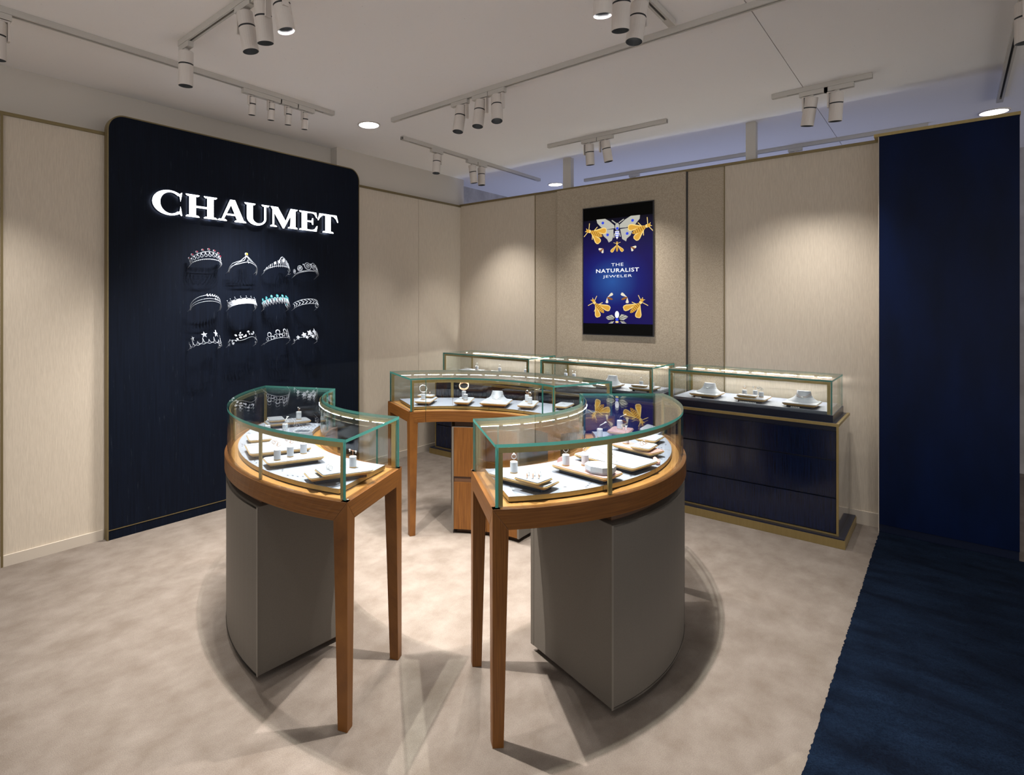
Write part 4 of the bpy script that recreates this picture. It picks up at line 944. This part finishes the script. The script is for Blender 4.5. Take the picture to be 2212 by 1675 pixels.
def spot(x, y, axis, tilt, label, grp, s=1., off=.0, al=(-.055, .055), arm=1, zlow=2.80, power=1., cone=84, z_len=None):
    # tilt: (dx, dy) lean of the head's mouth; axis: track direction; al: extent of the adapter along the track
    t = empty('track_spotlight', (x, y, ZC - .0328)); tag(t, label, 'spotlight', grp)
    mb = MB()
    if axis == 'x': mb.bb(al[0], al[1], -.016, .016, -.030, -.0003)
    else: mb.bb(-.016, .016, al[0], al[1], -.030, -.0003)
    mb.build('adapter', 'lampgrey', t)
    r, L_ = .0385 * s, .185 * s
    MB().cyl((0, 0, -.041), .014 * s, .0108, 12).build('swivel', 'lampgrey', t)
    mb = MB(); a_ = .010 * s
    px = (r + a_) * arm
    if axis == 'x': mb.bb(min(px - a_ / 2, px + a_ / 2), max(px - a_ / 2, px + a_ / 2), -.014 * s, .014 * s, -.041 - L_ * .5, -.0335); mb.bb(min(0, px), max(0, px), -.012 * s, .012 * s, -.0405, -.0335)
    else: mb.bb(-.014 * s, .014 * s, min(px - a_ / 2, px + a_ / 2), max(px - a_ / 2, px + a_ / 2), -.041 - L_ * .5, -.0335); mb.bb(-.012 * s, .012 * s, min(0, px), max(0, px), -.0405, -.0335)
    mb.build('arm', 'lampwhite', t)
    piv = -.044
    d = Vector((tilt[0], tilt[1], -1)).normalized(); qt = d.to_track_quat('-Z', 'Y')
    mb = MB(); g0 = -L_ * .38
    mb.lathe([(.0005, 0), (r * .93, 0), (r, -.004), (r, g0 + .004), (r * .93, g0 + .003), (r * .93, g0 - .003), (r, g0 - .004), (r, -L_ * .64), (r * .99, -L_ * .643), (r, -L_ * .646), (r, -L_), (r * .95, -L_), (r * .9, -L_ * .97), (r * .62, -L_ * .74)], 24,
             mi=[0, 0, 0, 1, 1, 1, 0, 0, 0, 0, 0, 2, 2])
    h = mb.build('head', ['lampwhite', 'lampdark', 'lampdark'], t, loc=(0, 0, piv)); h.rotation_mode = 'QUATERNION'; h.rotation_quaternion = qt
    for p in h.data.polygons: p.use_smooth = False
    ln = MB().cyl((0, 0, -L_ * .745), r * .615, .004, 16).build('lens', 'lens', h)
    ld = bpy.data.lights.new('spot_lamp', 'SPOT'); ld.energy = P_SPOT * power; ld.color = SPOT_COL; ld.spot_size = R_(cone); ld.spot_blend = 1.0; ld.shadow_soft_size = .012
    lo = bpy.data.objects.new('spot_lamp', ld); COL.objects.link(lo); lo.parent = h; lo.location = (0, 0, -L_ * (.80 if power > 3 else .985))
    return t
gA, gC = 'small spotlights over the sign wall', 'white track spotlights'
ORD = ('first', 'second', 'third', 'fourth')
for i, y in enumerate((2.018, 2.163, 2.300, 2.440)):
    spot(-3.46, y, 'y', (-.12, .02), f'{ORD[i]} from the left of four small spotlights over the sign wall', gA, .62, al=(-.073, .073), arm=-1, power=.8)
spot(-3.46, .63, 'y', (-.10, .03), 'white spotlight cut by the left edge of the picture', gC, 1.0, arm=1, al=(-.06, .06), power=.8)
spot(-3.110, 1.41, 'x', (-.06, .01), 'glossy white spotlight at the left end of the top left track', gC, 1., al=(-.06, .055), arm=-1, power=1.)
for i, (x, tx, lb) in enumerate(((-2.490, .15, 'leftmost'), (-2.335, -.09, 'middle'), (-2.195, .18, 'rightmost'))):
    spot(x, 1.41, 'x', (tx * .6, .13), f'{lb} of three large spotlights bunched at the top left of the ceiling', gC, 1., al=(-.07, .07), arm=-1 if i == 0 else 1, power=(.5, .6, 3.9)[i], cone=84)
for i, (x, tx, lb) in enumerate(((-2.54, -.02, 'left'), (-2.37, .0, 'middle'), (-2.235, .14, 'right'))):
    spot(x, 3.102, 'x', (tx, -.20), f'{lb} of three spotlights on the middle ceiling track', gC, 1., al=(-.085, .06) if i == 0 else (-.065, .065), arm=1, power=1.25, cone=74)
for i, (y, ty, lb) in enumerate(((3.93, -.13, 'nearest'), (4.45, .14, 'middle'), (4.60, -.02, 'farthest'))):
    spot(-3.51, y, 'y', (.05, ty), f'{lb} of three spotlights on the track over the back left corner', gC, .95, al=(-.08, .07) if i != 2 else (-.065, .08), arm=1, power=.4)
for i, (x, tx, lb) in enumerate(((-2.31, .0, 'left'), (-2.165, .13, 'right'))):
    spot(x, 4.563, 'x', (tx, .10), f'{lb} of two spotlights before the back wall posts', gC, .95, al=(-.07, .07), arm=-1, power=.5)
for i, (x, tx, lb) in enumerate(((-.690, -.16, 'left'), (-.550, -.07, 'right'))):
    spot(x, 4.543, 'x', (tx, .08), f'{lb} of two spotlights near the navy end wall', gC, 1., al=(-.07, .09), arm=-1, power=.42)
for i, (y, ty, lb) in enumerate(((2.235, .08, 'left'), (2.41, .08, 'middle'), (2.60, -.16, 'right'))):
    spot(-1.065, y, 'y', (-.08, ty), f'{lb} of three spotlights at the top edge over the right showcase', gC, 1., arm=1, al=(-.07, .07), power=(4.0, .5, .5)[i])
spot(.255, 3.78, 'y', (0, .05), 'white spotlight cut by the right edge of the picture', gC, 1., arm=-1, power=.35)
spot(-1.05, 6.083, 'x', (0, .1), 'spotlight beyond the back wall seen through the gap, on the far grey track', gC, .9, arm=-1, power=.4)
spot(-2.55, 6.083, 'x', (0, .1), 'spotlight on the far grey track above the advertising screen', gC, .9, arm=-1, power=.4)
for x, y, lb in ((-3.491, 3.079, 'round glowing downlight in the ceiling near the four small spotlights'), (-3.527, 6.094, 'round glowing downlight beyond the back wall beside the left post'), (.240, 6.065, 'round glowing downlight above the navy end wall')):
    t = empty('ceiling_downlight', (x, y, ZC)); tag(t, lb, 'downlight')
    MB().lathe([(.080, -.0005), (.092, -.0005), (.090, -.006), (.080, -.008), (.080, -.0005)], 32).build('trim_ring', 'lampwhite', t)
    MB().cyl((0, 0, -.006), .0795, .0055, 32).build('diffuser', 'downlight', t)

# added unseen cool lamp behind the back wall, tinting the ceiling there blue
def area(name, loc, size, e, col, rot):
    ld = bpy.data.lights.new(name, 'AREA'); ld.shape = 'RECTANGLE'; ld.size, ld.size_y = size; ld.energy = e; ld.color = col
    o = bpy.data.objects.new(name, ld); COL.objects.link(o); o.location = loc; o.rotation_euler = rot; return o
area('added_cool_fill', (-2.5, 6.55, .9), (3.8, 1.1), 15, (.50, .60, 1.0), (R_(180 - 4), 0, 0))

# added unseen spot lamps without fixtures, raising the general room light
for x, y, p in ((-3.4, -.3, 1.), (-2.2, .2, 1.1), (-1.0, .4, .9), (-1.065, 1.55, .7), (.0, 1.0, .5), (-1.6, -1.4, 1.), (-3.0, -1.6, 1.), (.1, 3.102, .4)):
    ld = bpy.data.lights.new('spot_lamp', 'SPOT'); ld.energy = P_SPOT * p * .28; ld.color = SPOT_COL; ld.spot_size = R_(95); ld.spot_blend = 1.; ld.shadow_soft_size = .03
    lo = bpy.data.objects.new('spot_lamp', ld); COL.objects.link(lo); lo.location = (x, y, 2.80)
